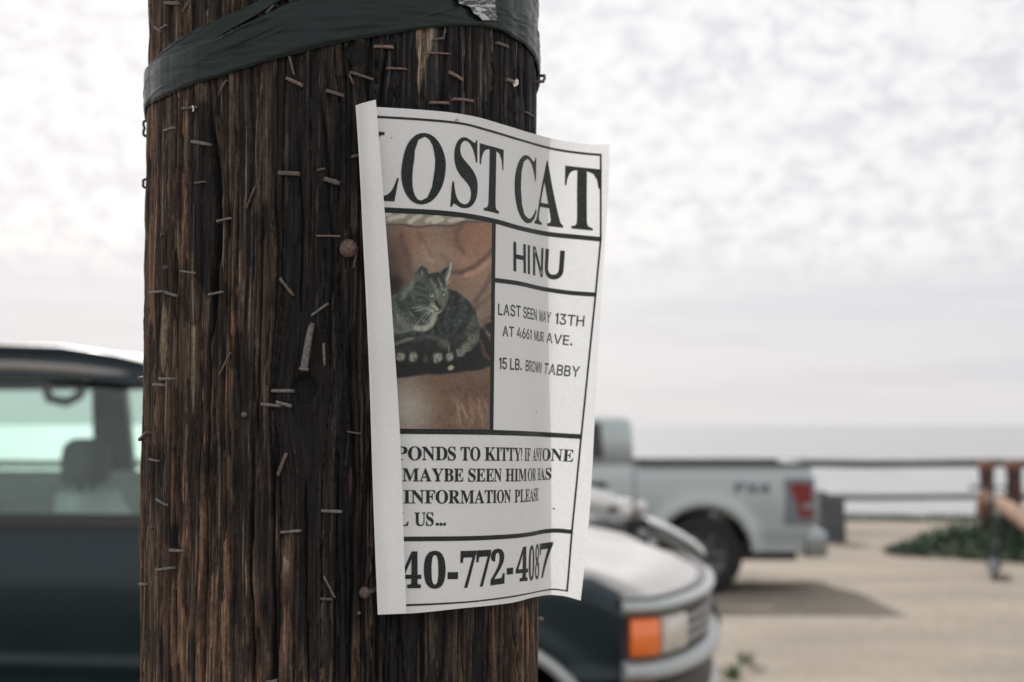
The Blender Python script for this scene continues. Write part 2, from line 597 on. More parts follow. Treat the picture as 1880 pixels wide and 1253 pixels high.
scar = soft_poly(PXX, PYY, [(764, 40), (801, 40), (793, 92), (784, 108), (777, 150), (772, 176), (768, 150), (770, 112), (765, 84)], 2.5) * FRONT
scar = scar * (0.45 + 0.55 * sstep(0.32, 0.5, g_fine))
col = col * (1 - scar[..., None]) + np.array([0.40, 0.31, 0.215]) * scar[..., None]
for poly in ([(352, 598), (361, 600), (360, 680), (352, 760), (349, 700)], [(521, 1020), (531, 1030), (529, 1046), (522, 1050)], [(300, 540), (308, 600), (300, 690), (292, 640)]):
    m_ = (soft_poly(PXX, PYY, poly, 2.0) * FRONT * 0.8)[..., None]
    col = col * (1 - m_) + np.array([0.34, 0.27, 0.19]) * m_

wood, t, b = new_mat('creosoted_wood')
att = nd(t, 'ShaderNodeAttribute', attribute_name='tint')
co = nd(t, 'ShaderNodeTexCoord')
mp = nd(t, 'ShaderNodeMapping'); mp.inputs['Scale'].default_value = (1, 1, 0.030)
t.links.new(co.outputs['Object'], mp.inputs[0])
fn = nd(t, 'ShaderNodeTexNoise', i_Scale=1150.0, i_Detail=4.0, i_Roughness=0.65)
t.links.new(mp.outputs[0], fn.inputs['Vector'])
fn2 = nd(t, 'ShaderNodeTexNoise', i_Scale=420.0, i_Detail=3.0, i_Roughness=0.6)
t.links.new(co.outputs['Object'], fn2.inputs['Vector'])
k_ = mth(t, 'MULTIPLY', mrange(t, fn.outputs[0], 0.30, 0.70, 0.45, 1.75), mrange(t, fn2.outputs[0], 0.3, 0.7, 0.8, 1.25))
k_ = mth(t, 'MULTIPLY', k_, 0.62)
cc = nd(t, 'ShaderNodeVectorMath', operation='SCALE')
t.links.new(att.outputs['Color'], cc.inputs[0]); t.links.new(k_, cc.inputs['Scale'])
t.links.new(cc.outputs[0], b.inputs['Base Color'])
b.inputs['Roughness'].default_value = 0.75
b.inputs['Specular IOR Level'].default_value = 0.18
bp = nd(t, 'ShaderNodeBump', i_Strength=1.0, i_Distance=0.0012)
t.links.new(fn.outputs[0], bp.inputs['Height'])
t.links.new(bp.outputs[0], b.inputs['Normal'])

PP = cyl(AW, ZZ, PR + H)
PP = np.concatenate([PP, cyl(AW[:1], np.full_like(ZZ[:1], 8.6), np.full_like(ZZ[:1], 0.001))])
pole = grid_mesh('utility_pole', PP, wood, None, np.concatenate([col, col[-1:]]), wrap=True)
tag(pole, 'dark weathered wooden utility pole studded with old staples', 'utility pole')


def surf_h(a, z):
    """Height of the wood above the mean cylinder."""
    ia = np.clip(np.searchsorted(fa, a), 0, len(fa) - 1)
    iz = np.clip(np.searchsorted(PZ, z), 0, len(PZ) - 1)
    return H[iz, ia]


# ------------------------------------------------------------------ tape round the pole
def edge_curve(pts, grow=0.001):
    pts = np.array(pts, float)
    a_, z_ = px2cyl(pts[:, 0], pts[:, 1], PR + grow)
    o_ = np.argsort(a_)
    return a_[o_], z_[o_]


def on_curve(c, a):
    a_, z_ = c
    # smooth interpolation, and round the back a plain sweep that closes the loop
    zi = np.interp(a, a_, z_)
    aw = np.where(a > a_[-1], a, np.where(a < a_[0], a + 2 * math.pi, 0))
    back = (a > a_[-1]) | (a < a_[0])
    tt = np.clip((aw - a_[-1]) / (a_[0] + 2 * math.pi - a_[-1]), 0, 1)
    zb = z_[-1] + (z_[0] - z_[-1]) * tt - 0.03 * np.sin(math.pi * tt)
    z = np.where(back, zb, zi)
    k = np.ones(9) / 9.0
    zp = np.concatenate([z[-4:], z, z[:4]])
    return np.convolve(zp, k, 'valid')


tape, t, b = new_mat('dark_duct_tape')
att = nd(t, 'ShaderNodeAttribute', attribute_name='tint')
co = nd(t, 'ShaderNodeTexCoord')
n = nd(t, 'ShaderNodeTexNoise', i_Scale=55.0, i_Detail=6.0, i_Roughness=0.6)
mp = nd(t, 'ShaderNodeMapping'); mp.inputs['Scale'].default_value = (1, 1, 6.0); mp.inputs['Rotation'].default_value = (0, R_(-14), 0)
t.links.new(co.outputs['Object'], mp.inputs[0]); t.links.new(mp.outputs[0], n.inputs['Vector'])
c = mixc(t, mrange(t, n.outputs[0], 0.35, 0.70, 0, 1), (0.0035, 0.0085, 0.0087), (0.008, 0.0175, 0.017))
c = mixc(t, 1.0, c, att.outputs['Color'], 'MULTIPLY')
t.links.new(c, b.inputs['Base Color'])
t.links.new(mrange(t, n.outputs[0], 0.3, 0.7, 0.26, 0.42), b.inputs['Roughness'])
b.inputs['Specular IOR Level'].default_value = 0.24
bp = nd(t, 'ShaderNodeBump', i_Strength=0.14, i_Distance=0.0012)
t.links.new(n.outputs[0], bp.inputs['Height']); t.links.new(bp.outputs[0], b.inputs['Normal'])


def tape_band(name, low_pts, up_pts, off, label, seed):
    a = np.linspace(-math.pi, math.pi, 700, endpoint=False)
    lo = on_curve(edge_curve(low_pts), a); up = on_curve(edge_curve(up_pts), a)
    v = np.linspace(0, 1, 44)[:, None]
    Z = lo[None] * (1 - v) + up[None] * v
    A = np.broadcast_to(a[None], Z.shape)
    s = A * PR
    ragged = (fbm(s * 500, 0 * s, seed + 3, 3) - 0.5) * 0.0009
    Z = Z + ragged * (np.abs(v - 0.5) * 2) ** 6
    d = Z - lo[None]
    skew = d * 3.2 - 0.35 * s
    h = 0.0004 * (fbm(s * 26, d * 330 + s * 60, seed, 3) - 0.5) * 2
    h = h + 0.0014 * (fbm(s * 14 + 9, d * 60 - s * 9, seed + 8, 2) - 0.5)
    h = h + 0.0004 * sstep(0.62, 0.74, fbm(s * 18 + 3, (d - 0.16 * s) * 300, seed + 1, 3))
    h = h + 0.0007 * (fbm(s * 75, Z * 9, seed + 2, 3) - 0.5) * 2          # the ridges of the wood telegraph through
    h = h - 0.0010 * (1 - sstep(0.0, 0.06, np.broadcast_to(v, Z.shape))) - 0.0010 * sstep(0.95, 1.0, np.broadcast_to(v, Z.shape))
    tint = 0.8 + 0.45 * fbm(s * 40, Z * 160 - s * 60, seed + 5, 3)
    P_ = cyl(A, Z, PR + off + h)
    P2 = cyl(A, Z, PR + off + h - 0.0004)
    ring = np.concatenate([P_, P2[::-1], P_[:1]])
    tt = np.concatenate([tint, tint[::-1], tint[:1]])[..., None] * np.ones(3)
    o = grid_mesh(name, ring, tape, None, tt, wrap=True, flip=False)
    return tag(o, label, 'tape', 'bands of tape round the pole')


TL = [(263.5, 206), (270, 196), (300, 181), (330, 165), (400, 143), (470, 120), (535, 102), (600, 85), (660, 72), (720, 62), (790, 52), (850, 47.5), (885, 48), (910, 54), (940, 69), (960, 82), (974, 96), (979, 101)]
TU = [(263.5, 133), (272, 122), (300, 106), (340, 92), (395, 73), (430, 55), (470, 35), (520, 10), (600, -14), (700, -22), (790, -14), (850, 0), (900, 9), (940, 17), (965, 27), (979, 36)]
T2L = [(263.5, 150), (272, 140), (300, 122), (340, 106), (392, 76), (425, 54), (460, 36), (490, 18), (520, 0), (600, -40), (700, -34), (790, -6), (850, 10), (900, 20), (940, 28), (965, 38), (979, 47)]
T2U = [(264, 139), (272, 127), (290, 106), (330, 71), (400, 35), (470, 4), (520, -22), (600, -70), (700, -110), (790, -112), (850, -100), (900, -92), (940, -84), (965, -76), (979, -68)]
tape_band('duct_tape', TL, TU, 0.0024, 'lower band of dark green-black duct tape slanting round the pole', 200)
tape_band('duct_tape', T2L, T2U, 0.0013, 'upper band of dark duct tape, its edge tucked under the lower band', 300)

# torn clear tape with white paper left under it, stuck on the dark tape
sx_ = np.linspace(822, 914, 120); sy_ = np.linspace(-14, 39, 80)
GX, GY = np.meshgrid(sx_, sy_)
a_, z_ = px2cyl(GX, GY, PR + 0.0042)
tm = fbm(GX * 0.05, GY * 0.16, 411, 4)
keepv = soft_poly(GX, GY, [(834, -14), (906, -14), (909, 10), (912, 38), (884, 38), (876, 30), (868, 26), (862, 14), (852, 10), (842, 8)], 1.0) + 0.25 * (fbm(GX * .2, GY * .2, 419, 3) - .5) > 0.5
kf = keepv[:-1, :-1] & keepv[1:, 1:] & keepv[:-1, 1:] & keepv[1:, :-1]
paperish = np.maximum(sstep(0.50, 0.62, tm + 0.10 * sstep(12, -10, GY)), soft_poly(GX, GY, [(878, 26), (888, 26), (900, 38), (884, 38)], 1.5))
speck = sstep(0.62, 0.72, fbm(GX * .35, GY * .5, 433, 3)) * 0.5
wv = np.clip(paperish * (0.55 + .45 * vnoise(GX * .4, GY * .9, 437)) + speck, 0, 1)[..., None]
tcol = np.array([0.03, 0.04, 0.04]) * (1 - wv) + np.array([0.50, 0.52, 0.52]) * wv
clear, t, b = new_mat('torn_clear_tape')
att = nd(t, 'ShaderNodeAttribute', attribute_name='tint')
t.links.new(att.outputs['Color'], b.inputs['Base Color'])
b.inputs['Roughness'].default_value = 0.4
o = grid_mesh('tape_remnant', cyl(a_, z_, PR + 0.0046 + 0.0004 * tm), clear, None, tcol, keep=kf)
tag(o, 'torn scrap of clear tape with shreds of white paper on the dark band', 'tape scrap')

# ------------------------------------------------------------------ staples, nails and scraps
def rust_mat(name, dark, light, metal=0.0):
    m, t, b = new_mat(name)
    co = nd(t, 'ShaderNodeTexCoord')
    n = nd(t, 'ShaderNodeTexNoise', i_Scale=700.0, i_Detail=5.0, i_Roughness=0.65)
    t.links.new(co.outputs['Object'], n.inputs['Vector'])
    c = mixc(t, mrange(t, n.outputs[0], 0.35, 0.65, 0, 1), dark, light)
    t.links.new(c, b.inputs['Base Color'])
    b.inputs['Roughness'].default_value = 0.62
    b.inputs['Metallic'].default_value = metal
    bp = nd(t, 'ShaderNodeBump', i_Strength=0.6, i_Distance=0.0004)
    t.links.new(n.outputs[0], bp.inputs['Height']); t.links.new(bp.outputs[0], b.inputs['Normal'])
    return m


rust = rust_mat('rusty_steel', (0.045, 0.033, 0.028), (0.125, 0.092, 0.076))
grey = rust_mat('weathered_steel', (0.065, 0.060, 0.057), (0.17, 0.155, 0.145), 0.1)
darks = rust_mat('blackened_steel', (0.035, 0.03, 0.028), (0.10, 0.085, 0.075))
fresh = rust_mat('orange_rust', (0.075, 0.048, 0.037), (0.19, 0.125, 0.098))
scrapm = simple('paper_scrap', (0.75, 0.74, 0.72), 0.8, var=0.08, scale=400)
rs = random.Random(5)


def pole_frame(px, py, off=0.0):
    a_, z_ = px2cyl(px, py)
    a_ = float(a_); z_ = float(z_)
    r = PR + max(float(surf_h(a_, z_)), -0.0008) + off
    p = Vector(cyl(a_, z_, r))
    nrm = Vector((math.cos(a_) * E0[0] + math.sin(a_) * E1[0], math.cos(a_) * E0[1] + math.sin(a_) * E1[1], 0))
    return p, nrm


def staple(x, y, L, ang, w, mat, label, lift=0.7, legs=(1, 1), sag=0.0, stout=0.00042):
    """Crown of length L pixels at angle ang (degrees, anticlockwise), wire w mm wide, lift mm proud of the wood."""
    ca, sa = math.cos(R_(ang)), math.sin(R_(ang))
    p0, n0 = pole_frame(x - ca * L / 2, y + sa * L / 2)
    p1, n1 = pole_frame(x + ca * L / 2, y - sa * L / 2)
    pc, nc = pole_frame(x, y)
    # the crown rides on the highest fibre under it
    tops = [pole_frame(x + ca * L * s_ + dx_, y - sa * L * s_ + dy_) for s_ in np.linspace(-.5, .5, 13) for dx_ in (-3, 0, 3) for dy_ in (-2, 2)]
    hi = max(math.hypot(q_[0].x - PC[0], q_[0].y - PC[1]) for q_ in tops)
    p0 = p0 + n0 * (0.75 * (hi - math.hypot(p0.x - PC[0], p0.y - PC[1]))); p1 = p1 + n1 * (0.75 * (hi - math.hypot(p1.x - PC[0], p1.y - PC[1])))
    lf = max(lift * 0.001, 0.25 * (hi - PR) + 0.0004)
    root = pc
    up = n0
    crown = [p0 + n0 * lf, p0.lerp(p1, .25) + nc * (lf + rs.uniform(-.2, .2) * .001), p0.lerp(p1, .5) + nc * (lf + (sag + rs.uniform(-.15, .15)) * .001),
             p0.lerp(p1, .75) + nc * (lf + rs.uniform(-.2, .2) * .001), p1 + n1 * lf]
    d = (p1 - p0).normalized()
    path = []
    if legs[0]:
        path += [p0 - n0 * 0.006 - d * .0002, p0 + n0 * (lf - .0008) - d * .0003]
    path += [crown[0] + d * .0004] + crown[1:4] + [crown[4] - d * .0004]
    if legs[1]:
        path += [p1 + n1 * (lf - .0008) + d * .0003, p1 - n1 * 0.006 + d * .0002]
    hw = w * 0.00045
    ht = min(hw, stout) if stout < .0005 else stout
    rings = []
    for i, p in enumerate(path):
        t_ = (path[min(i + 1, len(path) - 1)] - path[max(i - 1, 0)]).normalized()
        side = nc.cross(d).normalized()
        other = t_.cross(side).normalized()
        k = rs.uniform(.85, 1.15)
        rings.append([p - root + side * (hw * k * cx) + other * (ht * cy) for cx, cy in ((-1, -.5), (-.6, -1), (.6, -1), (1, -.5), (1, .5), (.6, 1), (-.6, 1), (-1, .5))])
    mb = MB().loft(rings)
    o = mb.build('staple', mat)
    o.location = root
    return tag(o, label, 'staple', 'old staples in the wooden pole')


R, G_, K, F_ = rust, grey, darks, fresh
SEEN = [
    (318, 7, 24, -3, 2.2, R, 'thick rusty staple at the very top left of the pole above the tape'),
    (343, 13, 20, 62, 1.6, R, 'steeply tilted staple near the top of the pole, right of a thick one'),
    (290, 54, 13, -38, 1.4, G_, 'left leg-like staple of a V pair above the tape'),
    (303, 51, 13, 32, 1.4, G_, 'right upward staple of a V pair above the tape'),
    (497, 17, 20, 50, 1.8, R, 'bent brown staple in the gap between the two tape bands'),
    (336, 146, 30, 88, 1.9, R, 'upright rusty staple holding down the lower tape at its left end'),
    (409, 162, 30, 62, 1.3, R, 'thin steep staple just under the left part of the tape'),
    (349, 199, 27, 6, 1.5, R, 'rusty staple with a bit of white paper caught at its right end'),
    (311, 238, 19, 18, 1.6, G_, 'short grey staple below the one holding a paper bit'),
    (368, 263, 30, -10, 2.0, G_, 'grey flat staple left of the big split, high on the pole'),
    (368, 336, 16, 10, 1.4, K, 'dark hooked staple beside the big split in the wood'),
    (536, 121, 34, -76, 1.5, R, 'nearly upright staple hanging below the tape edge'),
    (541, 151, 31, -25, 2.1, F_, 'slanting orange-brown staple under the upright one below the tape'),
    (615, 172, 32, -17, 2.0, R, 'slanting brown staple left of the top of the flyer'),
    (530, 319, 36, -2, 2.6, R, 'thick level staple in the middle of the upper pole'),
    (589, 312, 11, 14, 1.5, R, 'tiny brown staple end left of a thick slanted one'),
    (609, 333, 28, -16, 3.0, R, 'thickest slanted brown staple left of the flyer headline'),
    (461, 363, 40, 68, 1.1, R, 'thin long steep staple right of the big split'),
    (410, 404, 26, 13, 1.4, G_, 'thin grey staple crossing the lower end of the big split'),
    (704, 87, 33, -2, 2.0, F_, 'level orange staple right of the round knot under the tape'),
    (728, 127, 34, -3, 1.3, F_, 'thin level staple lower right of the round knot'),
    (664, 140, 43, -18, 1.8, R, 'long slanting staple just below the round knot'),
    (645, 147, 17, -66, 1.4, R, 'short leg hanging under the long staple below the knot'),
    (807, 99, 38, -3, 1.1, F_, 'thin level staple right of the pale splinter scar'),
    (815, 62, 22, 80, 1.4, K, 'upright bent staple touching the tape beside the pale scar'),
    (805, 72, 20, 14, 1.4, K, 'lower arm of a bent staple beside the pale scar'),
    (836, 141, 28, -30, 2.3, F_, 'slanting orange staple on the blackened wood above the flyer'),
    (806, 190, 33, -2, 1.9, F_, 'level staple just above the top edge of the flyer'),
    (923, 83, 20, -22, 2.2, R, 'staple under the tape near the right side of the pole'),
    (938, 150, 18, -20, 2.2, F_, 'orange staple pinning a white paper bit at the pole right side'),
    (970, 210, 14, -30, 1.5, K, 'faint small staple near the right edge of the pole above the flyer'),
    (654, 287, 16, 10, 1.9, R, 'staple end poking out left of the folded flyer edge'),
    (603, 434, 42, -1, 1.1, F_, 'long thin level staple left of the round headed pin'),
    (653, 473, 36, 78, 1.5, R, 'steep brown staple right beside the round headed pin'),
    (347, 500, 26, -8, 1.5, G_, 'grey level staple at mid height left of the split'),
    (314, 540, 22, -17, 1.8, G_, 'grey slanted staple right of a small arched one'),
    (394, 539, 25, 12, 1.6, G_, 'grey staple across the lower dark split'),
    (527, 527, 37, -52, 1.9, R, 'steep staple slanting down right in the pole middle'),
    (587, 569, 36, 36, 1.5, G_, 'staple slanting up right just above the bent nail'),
    (595, 651, 38, -88, 1.9, G_, 'upright grey staple right of the bent nail'),
    (413, 670, 46, 64, 1.2, R, 'thin long steep staple with a hooked top, mid left'),
    (307, 696, 24, 0, 1.9, G_, 'upper of two level grey staples near the left edge'),
    (293, 707, 20, -3, 1.9, G_, 'lower of two level grey staples near the left edge'),
    (518, 718, 37, 0, 2.0, G_, 'level grey staple left of the dark bolt hole'),
    (497, 744, 34, -5, 2.0, G_, 'left of two overlapping staples below the bolt hole'),
    (521, 742, 26, -16, 2.1, G_, 'right slanted one of two overlapping staples below the bolt hole'),
    (651, 795, 25, -9, 1.2, R, 'thin staple close left of the flyer fold below the bolt hole'),
    (519, 853, 42, 68, 2.0, R, 'steep thick staple below the bolt hole'),
    (284, 845, 15, -12, 1.5, G_, 'short grey staple near the left edge, lower half'),
    (300, 922, 21, -30, 1.6, G_, 'slanting grey staple near the left edge, lower half'),
    (609, 939, 35, -3, 1.9, G_, 'level grey staple in the lower pole, nearest the flyer'),
    (534, 976, 35, 5, 1.9, G_, 'level grey staple in the lower middle of the pole'),
    (324, 1011, 23, -3, 1.9, G_, 'level staple with bits of straw at the lower left'),
    (302, 1045, 24, 9, 1.7, G_, 'grey staple below the one with straw at the lower left'),
    (605, 1078, 42, -63, 1.1, G_, 'thin steep wire-like staple leg at the lower right of the bare wood'),
    (599, 1100, 19, -3, 1.5, R, 'short brown level staple under the thin steep leg'),
    (840, 221, 9, -4, 1.2, F_, 'rusty staple crown pinning the top margin of the flyer'),
    (499, 1251, 16, 8, 1.8, G_, 'grey staple cut by the bottom of the picture'),
]
for s_ in SEEN:
    if s_[0] == 840:
        continue
    staple(*s_[:5], s_[5], s_[6], lift=rs.uniform(.55, 1.1))
staple(294, 537, 22, 6, 1.6, G_, 'small arched grey staple beside a slanted one near the left edge', lift=2.6)
staple(845, 186, 34, -6, 1.7, F_, 'arched staple standing proud just above the flyer top', lift=3.2, sag=0.8)
staple(265, 236, 26, 86, 2.2, K, 'black staple arching out from the left edge below the tape', lift=1.6, sag=-.6, stout=.0008)
staple(263, 337, 13, 84, 2.0, K, 'small black staple loop on the left edge, mid upper pole', lift=1.6, stout=.0008)
staple(984, 145, 11, 76, 2.2, K, 'black hooked staple sticking out from the right edge below the tape', lift=5.0, legs=(1, 1), sag=.6, stout=.0007)
staple(268, 801, 20, 40, 1.9, K, 'black twisted staple on the left edge of the lower pole', lift=2.4)
staple(264, 1073, 9, 3, 2.0, G_, 'grey staple end wrapped round the lower left edge', lift=1.0)


def nub(name, x, y, r, mat, label, cat, depth=1.0, n=12):
    p, nn = pole_frame(x, y)
    prof = [(-0.003, r * .75), (0.0, r * .95), (r * .35 * depth, r), (r * .75 * depth, r * .8), (r * 1.0 * depth, r * .42), (r * 1.08 * depth, 0.00002)]
    o = MB().lathe(prof, (0, 0, 0), nn, n).build(name, mat)
    o.location = p
    return tag(o, label, cat)


pin = nub('pin_head', 640, 457, 0.0052, rust_mat('rusty_pin', (0.045, 0.030, 0.027), (0.155, 0.098, 0.084)), 'round rusty pin head standing out of the wood left of the flyer', 'pin', 0.8, 28)
p, nn = pole_frame(573, 598)
q, n2 = pole_frame(560, 678)
mb = MB()
mb.tube([p - nn * .004 - p, nn * .0015, (q - p) * .12 + nn * .0036, (q - p) * .5 + nn * .0042, (q - p) * .96 + nn * .0038], [.0013, .0016, .0018, .0020, .0021], 14)
mb.lathe([(-.0010, .0006), (-.0008, .0027), (.0004, .0030), (.0011, .0024), (.0012, .0001)], (q - p) * 1.0 + nn * .0038, (q - p).normalized(), 18)
o = mb.build('bent_nail', grey); o.location = p
tag(o, 'thick grey bent nail lying flat down the wood above the bolt hole', 'nail')
p, nn = pole_frame(690, 1082)
q, n2 = pole_frame(668, 1087)
mb = MB()
mb.tube([nn * -.003, nn * .002 + (q - p) * .1, (q - p) * .6 + nn * .004, (q - p) + nn * .0045], [.0012, .0012, .0013, .0016], 10)
mb.lathe([(-.0014, .0002), (-.001, .0028), (.0006, .0034), (.0024, .0022), (.003, .0001)], (q - p) + nn * .0045, (n2 + Vector((-.5, -.2, .2))).normalized(), 12)
o = mb.build('lumpy_nail', rust); o.location = p
tag(o, 'lumpy rusted nail head sticking out at the lower left of the flyer', 'nail')
nub('nail_stub', 449, 762, .0016, grey, 'small grey nail stub left of the two overlapping staples', 'nail stub', 1.5)
nub('nail_stub', 305, 492, .0015, darks, 'small dark nail stub near the left edge at mid height', 'nail stub', 1.5)
nub('nail_stub', 280, 968, .0016, darks, 'small dark nail stub near the left edge in the lower half', 'nail stub', 1.4)
nub('nail_stub', 659, 1126, .0011, grey, 'tiny pale nail stub below the lumpy nail by the flyer corner', 'nail stub', 1.4)
nub('nail_stub', 989, 1137, .0016, grey, 'pale nail tip poking out of the right edge below the flyer', 'nail stub', 2.2)
nub('nail_stub', 262, 695, .0014, grey, 'pale nail tip poking out of the left edge beside the dark vehicle roof', 'nail stub', 3.2)
nub('nail_stub', 298, 432, .0014, darks, 'small dark nail stub above mid height near the left edge', 'nail stub', 1.3)


def scrap(x, y, w, h, label, seed):
    r = random.Random(seed)
    p, nn = pole_frame(x, y, 0.0016)
    T = Vector((0, 0, 1)).cross(nn).normalized() * -1
    if T.x < 0: T = -T
    pts = []
    n = 11
    for k in range(n):
        a_ = 2 * math.pi * k / n
        rr = r.uniform(.55, 1.1)
        pts.append((math.cos(a_) * w / 6500 * rr, math.sin(a_) * h / 6500 * rr))
    mb = MB()
    mb.prism(pts, 0.0005, lambda a_, b_, c_: T * a_ + Vector((0, 0, b_)) + nn * (c_ + 0.0011 * math.sin(a_ * 900 + b_ * 500)))
    o = mb.build('paper_scrap', scrapm); o.location = p
    return tag(o, label, 'paper scrap')


scrap(357, 200, 15, 13, 'scrap of white paper caught under a staple below the tape on the left', 3)
scrap(943, 153, 12, 17, 'scrap of white paper caught under a staple near the pole right edge', 8)

# ------------------------------------------------------------------ the flyer
V_Y = np.array([0.0, 0.019, 0.203, 0.330, 0.640, 0.852, 0.983, 1.0])
Y_C = [
    [(640, 195), (692, 197), (760, 201), (820, 206), (870, 214), (930, 231), (980, 246), (1040, 260), (1100, 266), (1125, 265)],
    [(640, 212), (692, 215), (780, 220.5), (845, 227), (900, 241), (960, 259), (1020, 275), (1060, 281), (1103, 285), (1125, 286)],
    [(640, 381), (705, 385), (800, 390), (850, 395), (905, 405), (960, 420), (1010, 430), (1060, 435), (1103, 439), (1125, 441)],
    [(640, 505), (705, 507), (850, 509), (905, 514), (950, 520), (1000, 531), (1050, 538), (1093, 541), (1125, 543)],
    [(640, 791), (732, 792), (840, 793), (900, 794), (960, 796), (1000, 798), (1067, 802), (1125, 806)],
    [(640, 990), (740, 989), (850, 988), (940, 984), (975, 980), (1000, 975), (1020, 973.5), (1050, 976), (1125, 984)],
    [(640, 1113), (745, 1111), (850, 1106), (930, 1097), (970, 1090), (1000, 1084), (1015, 1082), (1041, 1085), (1125, 1096)],
    [(640, 1130), (745, 1127), (850, 1117), (940, 1107), (985, 1096), (1010, 1092.5), (1030, 1094), (1066, 1103), (1125, 1125)],
]


def pchip(x, xs, ys):
    """Monotone cubic interpolation."""
    xs = np.asarray(xs, float); ys = np.asarray(ys, float)
    h = np.diff(xs); d = np.diff(ys) / h
    m = np.zeros_like(ys)
    m[0], m[-1] = d[0], d[-1]
    w1 = 2 * h[1:] + h[:-1]; w2 = h[1:] + 2 * h[:-1]
    ok = d[:-1] * d[1:] > 0
    den = np.where(ok, w1 / np.where(ok, d[:-1], 1) + w2 / np.where(ok, d[1:], 1), 1)
    m[1:-1] = np.where(ok, (w1 + w2) / den, 0)
    x = np.clip(x, xs[0], xs[-1])
    i = np.clip(np.searchsorted(xs, x) - 1, 0, len(xs) - 2)
    t_ = (x - xs[i]) / h[i]
    return ((1 + 2 * t_) * (1 - t_) ** 2 * ys[i] + t_ * (1 - t_) ** 2 * h[i] * m[i] + t_ * t_ * (3 - 2 * t_) * ys[i + 1] + t_ * t_ * (t_ - 1) * h[i] * m[i + 1])


XT = np.linspace(640, 1130, 491)                 # measured columns
VT = np.linspace(0, 1, 121)                      # down the page
YR = np.array([pchip(XT, *zip(*c)) for c in Y_C])
k_ = np.ones(9) / 9
YR = np.array([np.convolve(np.pad(r, 4, 'edge'), k_, 'valid') for r in YR])
Y_T = np.array([[0.0] * len(XT)] * len(VT))
for j in range(len(XT)):
    Y_T[:, j] = pchip(VT, V_Y, YR[:, j])

CX = [640, 700, 760, 800, 850, 900, 940, 960, 975, 985, 992, 1000, 1008, 1020, 1040, 1070, 1100, 1130]
CV = [0.0, 0.10, 0.45, 0.67, 0.92, 1.0]
CT = [
    [.99, .99, .99, .97, .82, .66, .57, .55, .55, .57, .60, .64, .68, .76, .86, .94, .97, .95],
    [.99, .99, .99, .97, .80, .64, .55, .53, .53, .55, .58, .62, .67, .75, .85, .94, .97, .95],
    [.99, .99, .99, .98, .90, .82, .72, .62, .52, .44, .36, .42, .70, .92, .99, .99, .99, .99],
    [.99, .99, .98, .92, .82, .70, .56, .45, .34, .24, .21, .60, .88, .99, .99, .99, .99, .99],
    [.99, .99, .98, .90, .78, .71, .60, .50, .31, .25, .25, .50, .75, .95, .99, .99, .99, .99],
    [.99, .99, .98, .90, .78, .71, .60, .50, .33, .27, .27, .50, .75, .95, .99, .99, .99, .99]]
CC = np.array([np.interp(XT, CX, r) for r in CT])
k_ = np.ones(7) / 7
CC = np.array([np.convolve(np.pad(r, 3, 'edge'), k_, 'valid') for r in CC])
C_X = np.stack([np.interp(VT, CV, CC[:, j]) for j in range(len(XT))], 1)

# depth: the sheet turns away from the camera as it follows the pole, then flattens out again
Y0 = 0.7865
D_T = np.zeros_like(C_X)
U_T = np.zeros_like(C_X)
for i in range(len(VT)):
    d = Y0; u = 0.0
    for j in range(len(XT)):
        D_T[i, j] = d; U_T[i, j] = u
        if j + 1 < len(XT):
            S = FPX / d                         # pixels per metre here
            c = 0.5 * (C_X[i, j] + C_X[i, j + 1])
            du = 1.0 / (S * c)
            u += du
            if XT[j] > 700:
                d += du * math.sqrt(max(0.0, 1 - c * c)) * 1.15
# every row comes out at the same depth beyond the pole, as one bent sheet does
j0 = int(np.searchsorted(XT, 1000))
D_T = Y0 + (D_T - Y0) * ((np.linspace(0.906, 0.898, len(VT)) - Y0) / (D_T[:, j0] - Y0))[:, None]
pa_, pz_ = px2cyl(np.broadcast_to(XT, Y_T.shape), Y_T)
sd = at(np.broadcast_to(XT, Y_T.shape), Y_T, 1.0)
pole_y = cyl(pa_, pz_, PR)[..., 1]
seen = (np.abs(pa_) < R_(79)) & (XT[None] < 982)
D_T = np.where(seen, np.minimum(D_T, pole_y - 0.0050), D_T)
D_T = D_T + 0.0006 * (fbm(np.broadcast_to(XT / 60.0, Y_T.shape), VT[:, None] * 5.0, 501, 2) - 0.5)
kx_ = np.hanning(35)[1:-1]; kx_ /= kx_.sum()
D_T = np.array([np.convolve(np.pad(r, 16, 'reflect', reflect_type='odd'), kx_, 'valid') for r in D_T])
for _ in range(2):
    pad = np.pad(D_T, ((2, 2), (2, 2)), 'edge')
    D_T = sum(pad[a:a + D_T.shape[0], c:c + D_T.shape[1]] for a in range(5) for c in range(5)) / 25.0

XR_V = lambda v: np.interp(v, [0, .019, .203, .33, .64, .852, .985, 1], [1104, 1103, 1103, 1093.5, 1067, 1050, 1041, 1040])      # printed right border
XE_V = lambda v: pchip(np.asarray(v, float), [0, .08, .17, .30, .55, .78, .93, 1], [1119, 1117.5, 1113, 1106, 1094, 1084, 1073, 1066])          # right edge of the sheet
XD_V = lambda v: np.interp(v, [0, .2, .64, 1], [910, 907, 902.5, 900])                                                         # picture divider
XF_V = lambda v: pchip(np.asarray(v, float), [0, .10, .25, .50, .78, 1], [655, 661, 668, 679, 687.5, 695.5])                           # the fold
XP_V = lambda v: pchip(np.asarray(v, float), [0, .20, .40, .69, .85, 1], [690, 705, 719, 736, 741, 746])                               # free edge of the folded-back strip
UB = 0.113                                       # divider to right border, metres of paper
for i, v in enumerate(VT):
    ud = np.interp(XD_V(v), XT, U_T[i]); ur = np.interp(XR_V(v), XT, U_T[i])
    rel = U_T[i] - ud
    U_T[i] = np.where(rel > 0, rel * UB / (ur - ud), rel)


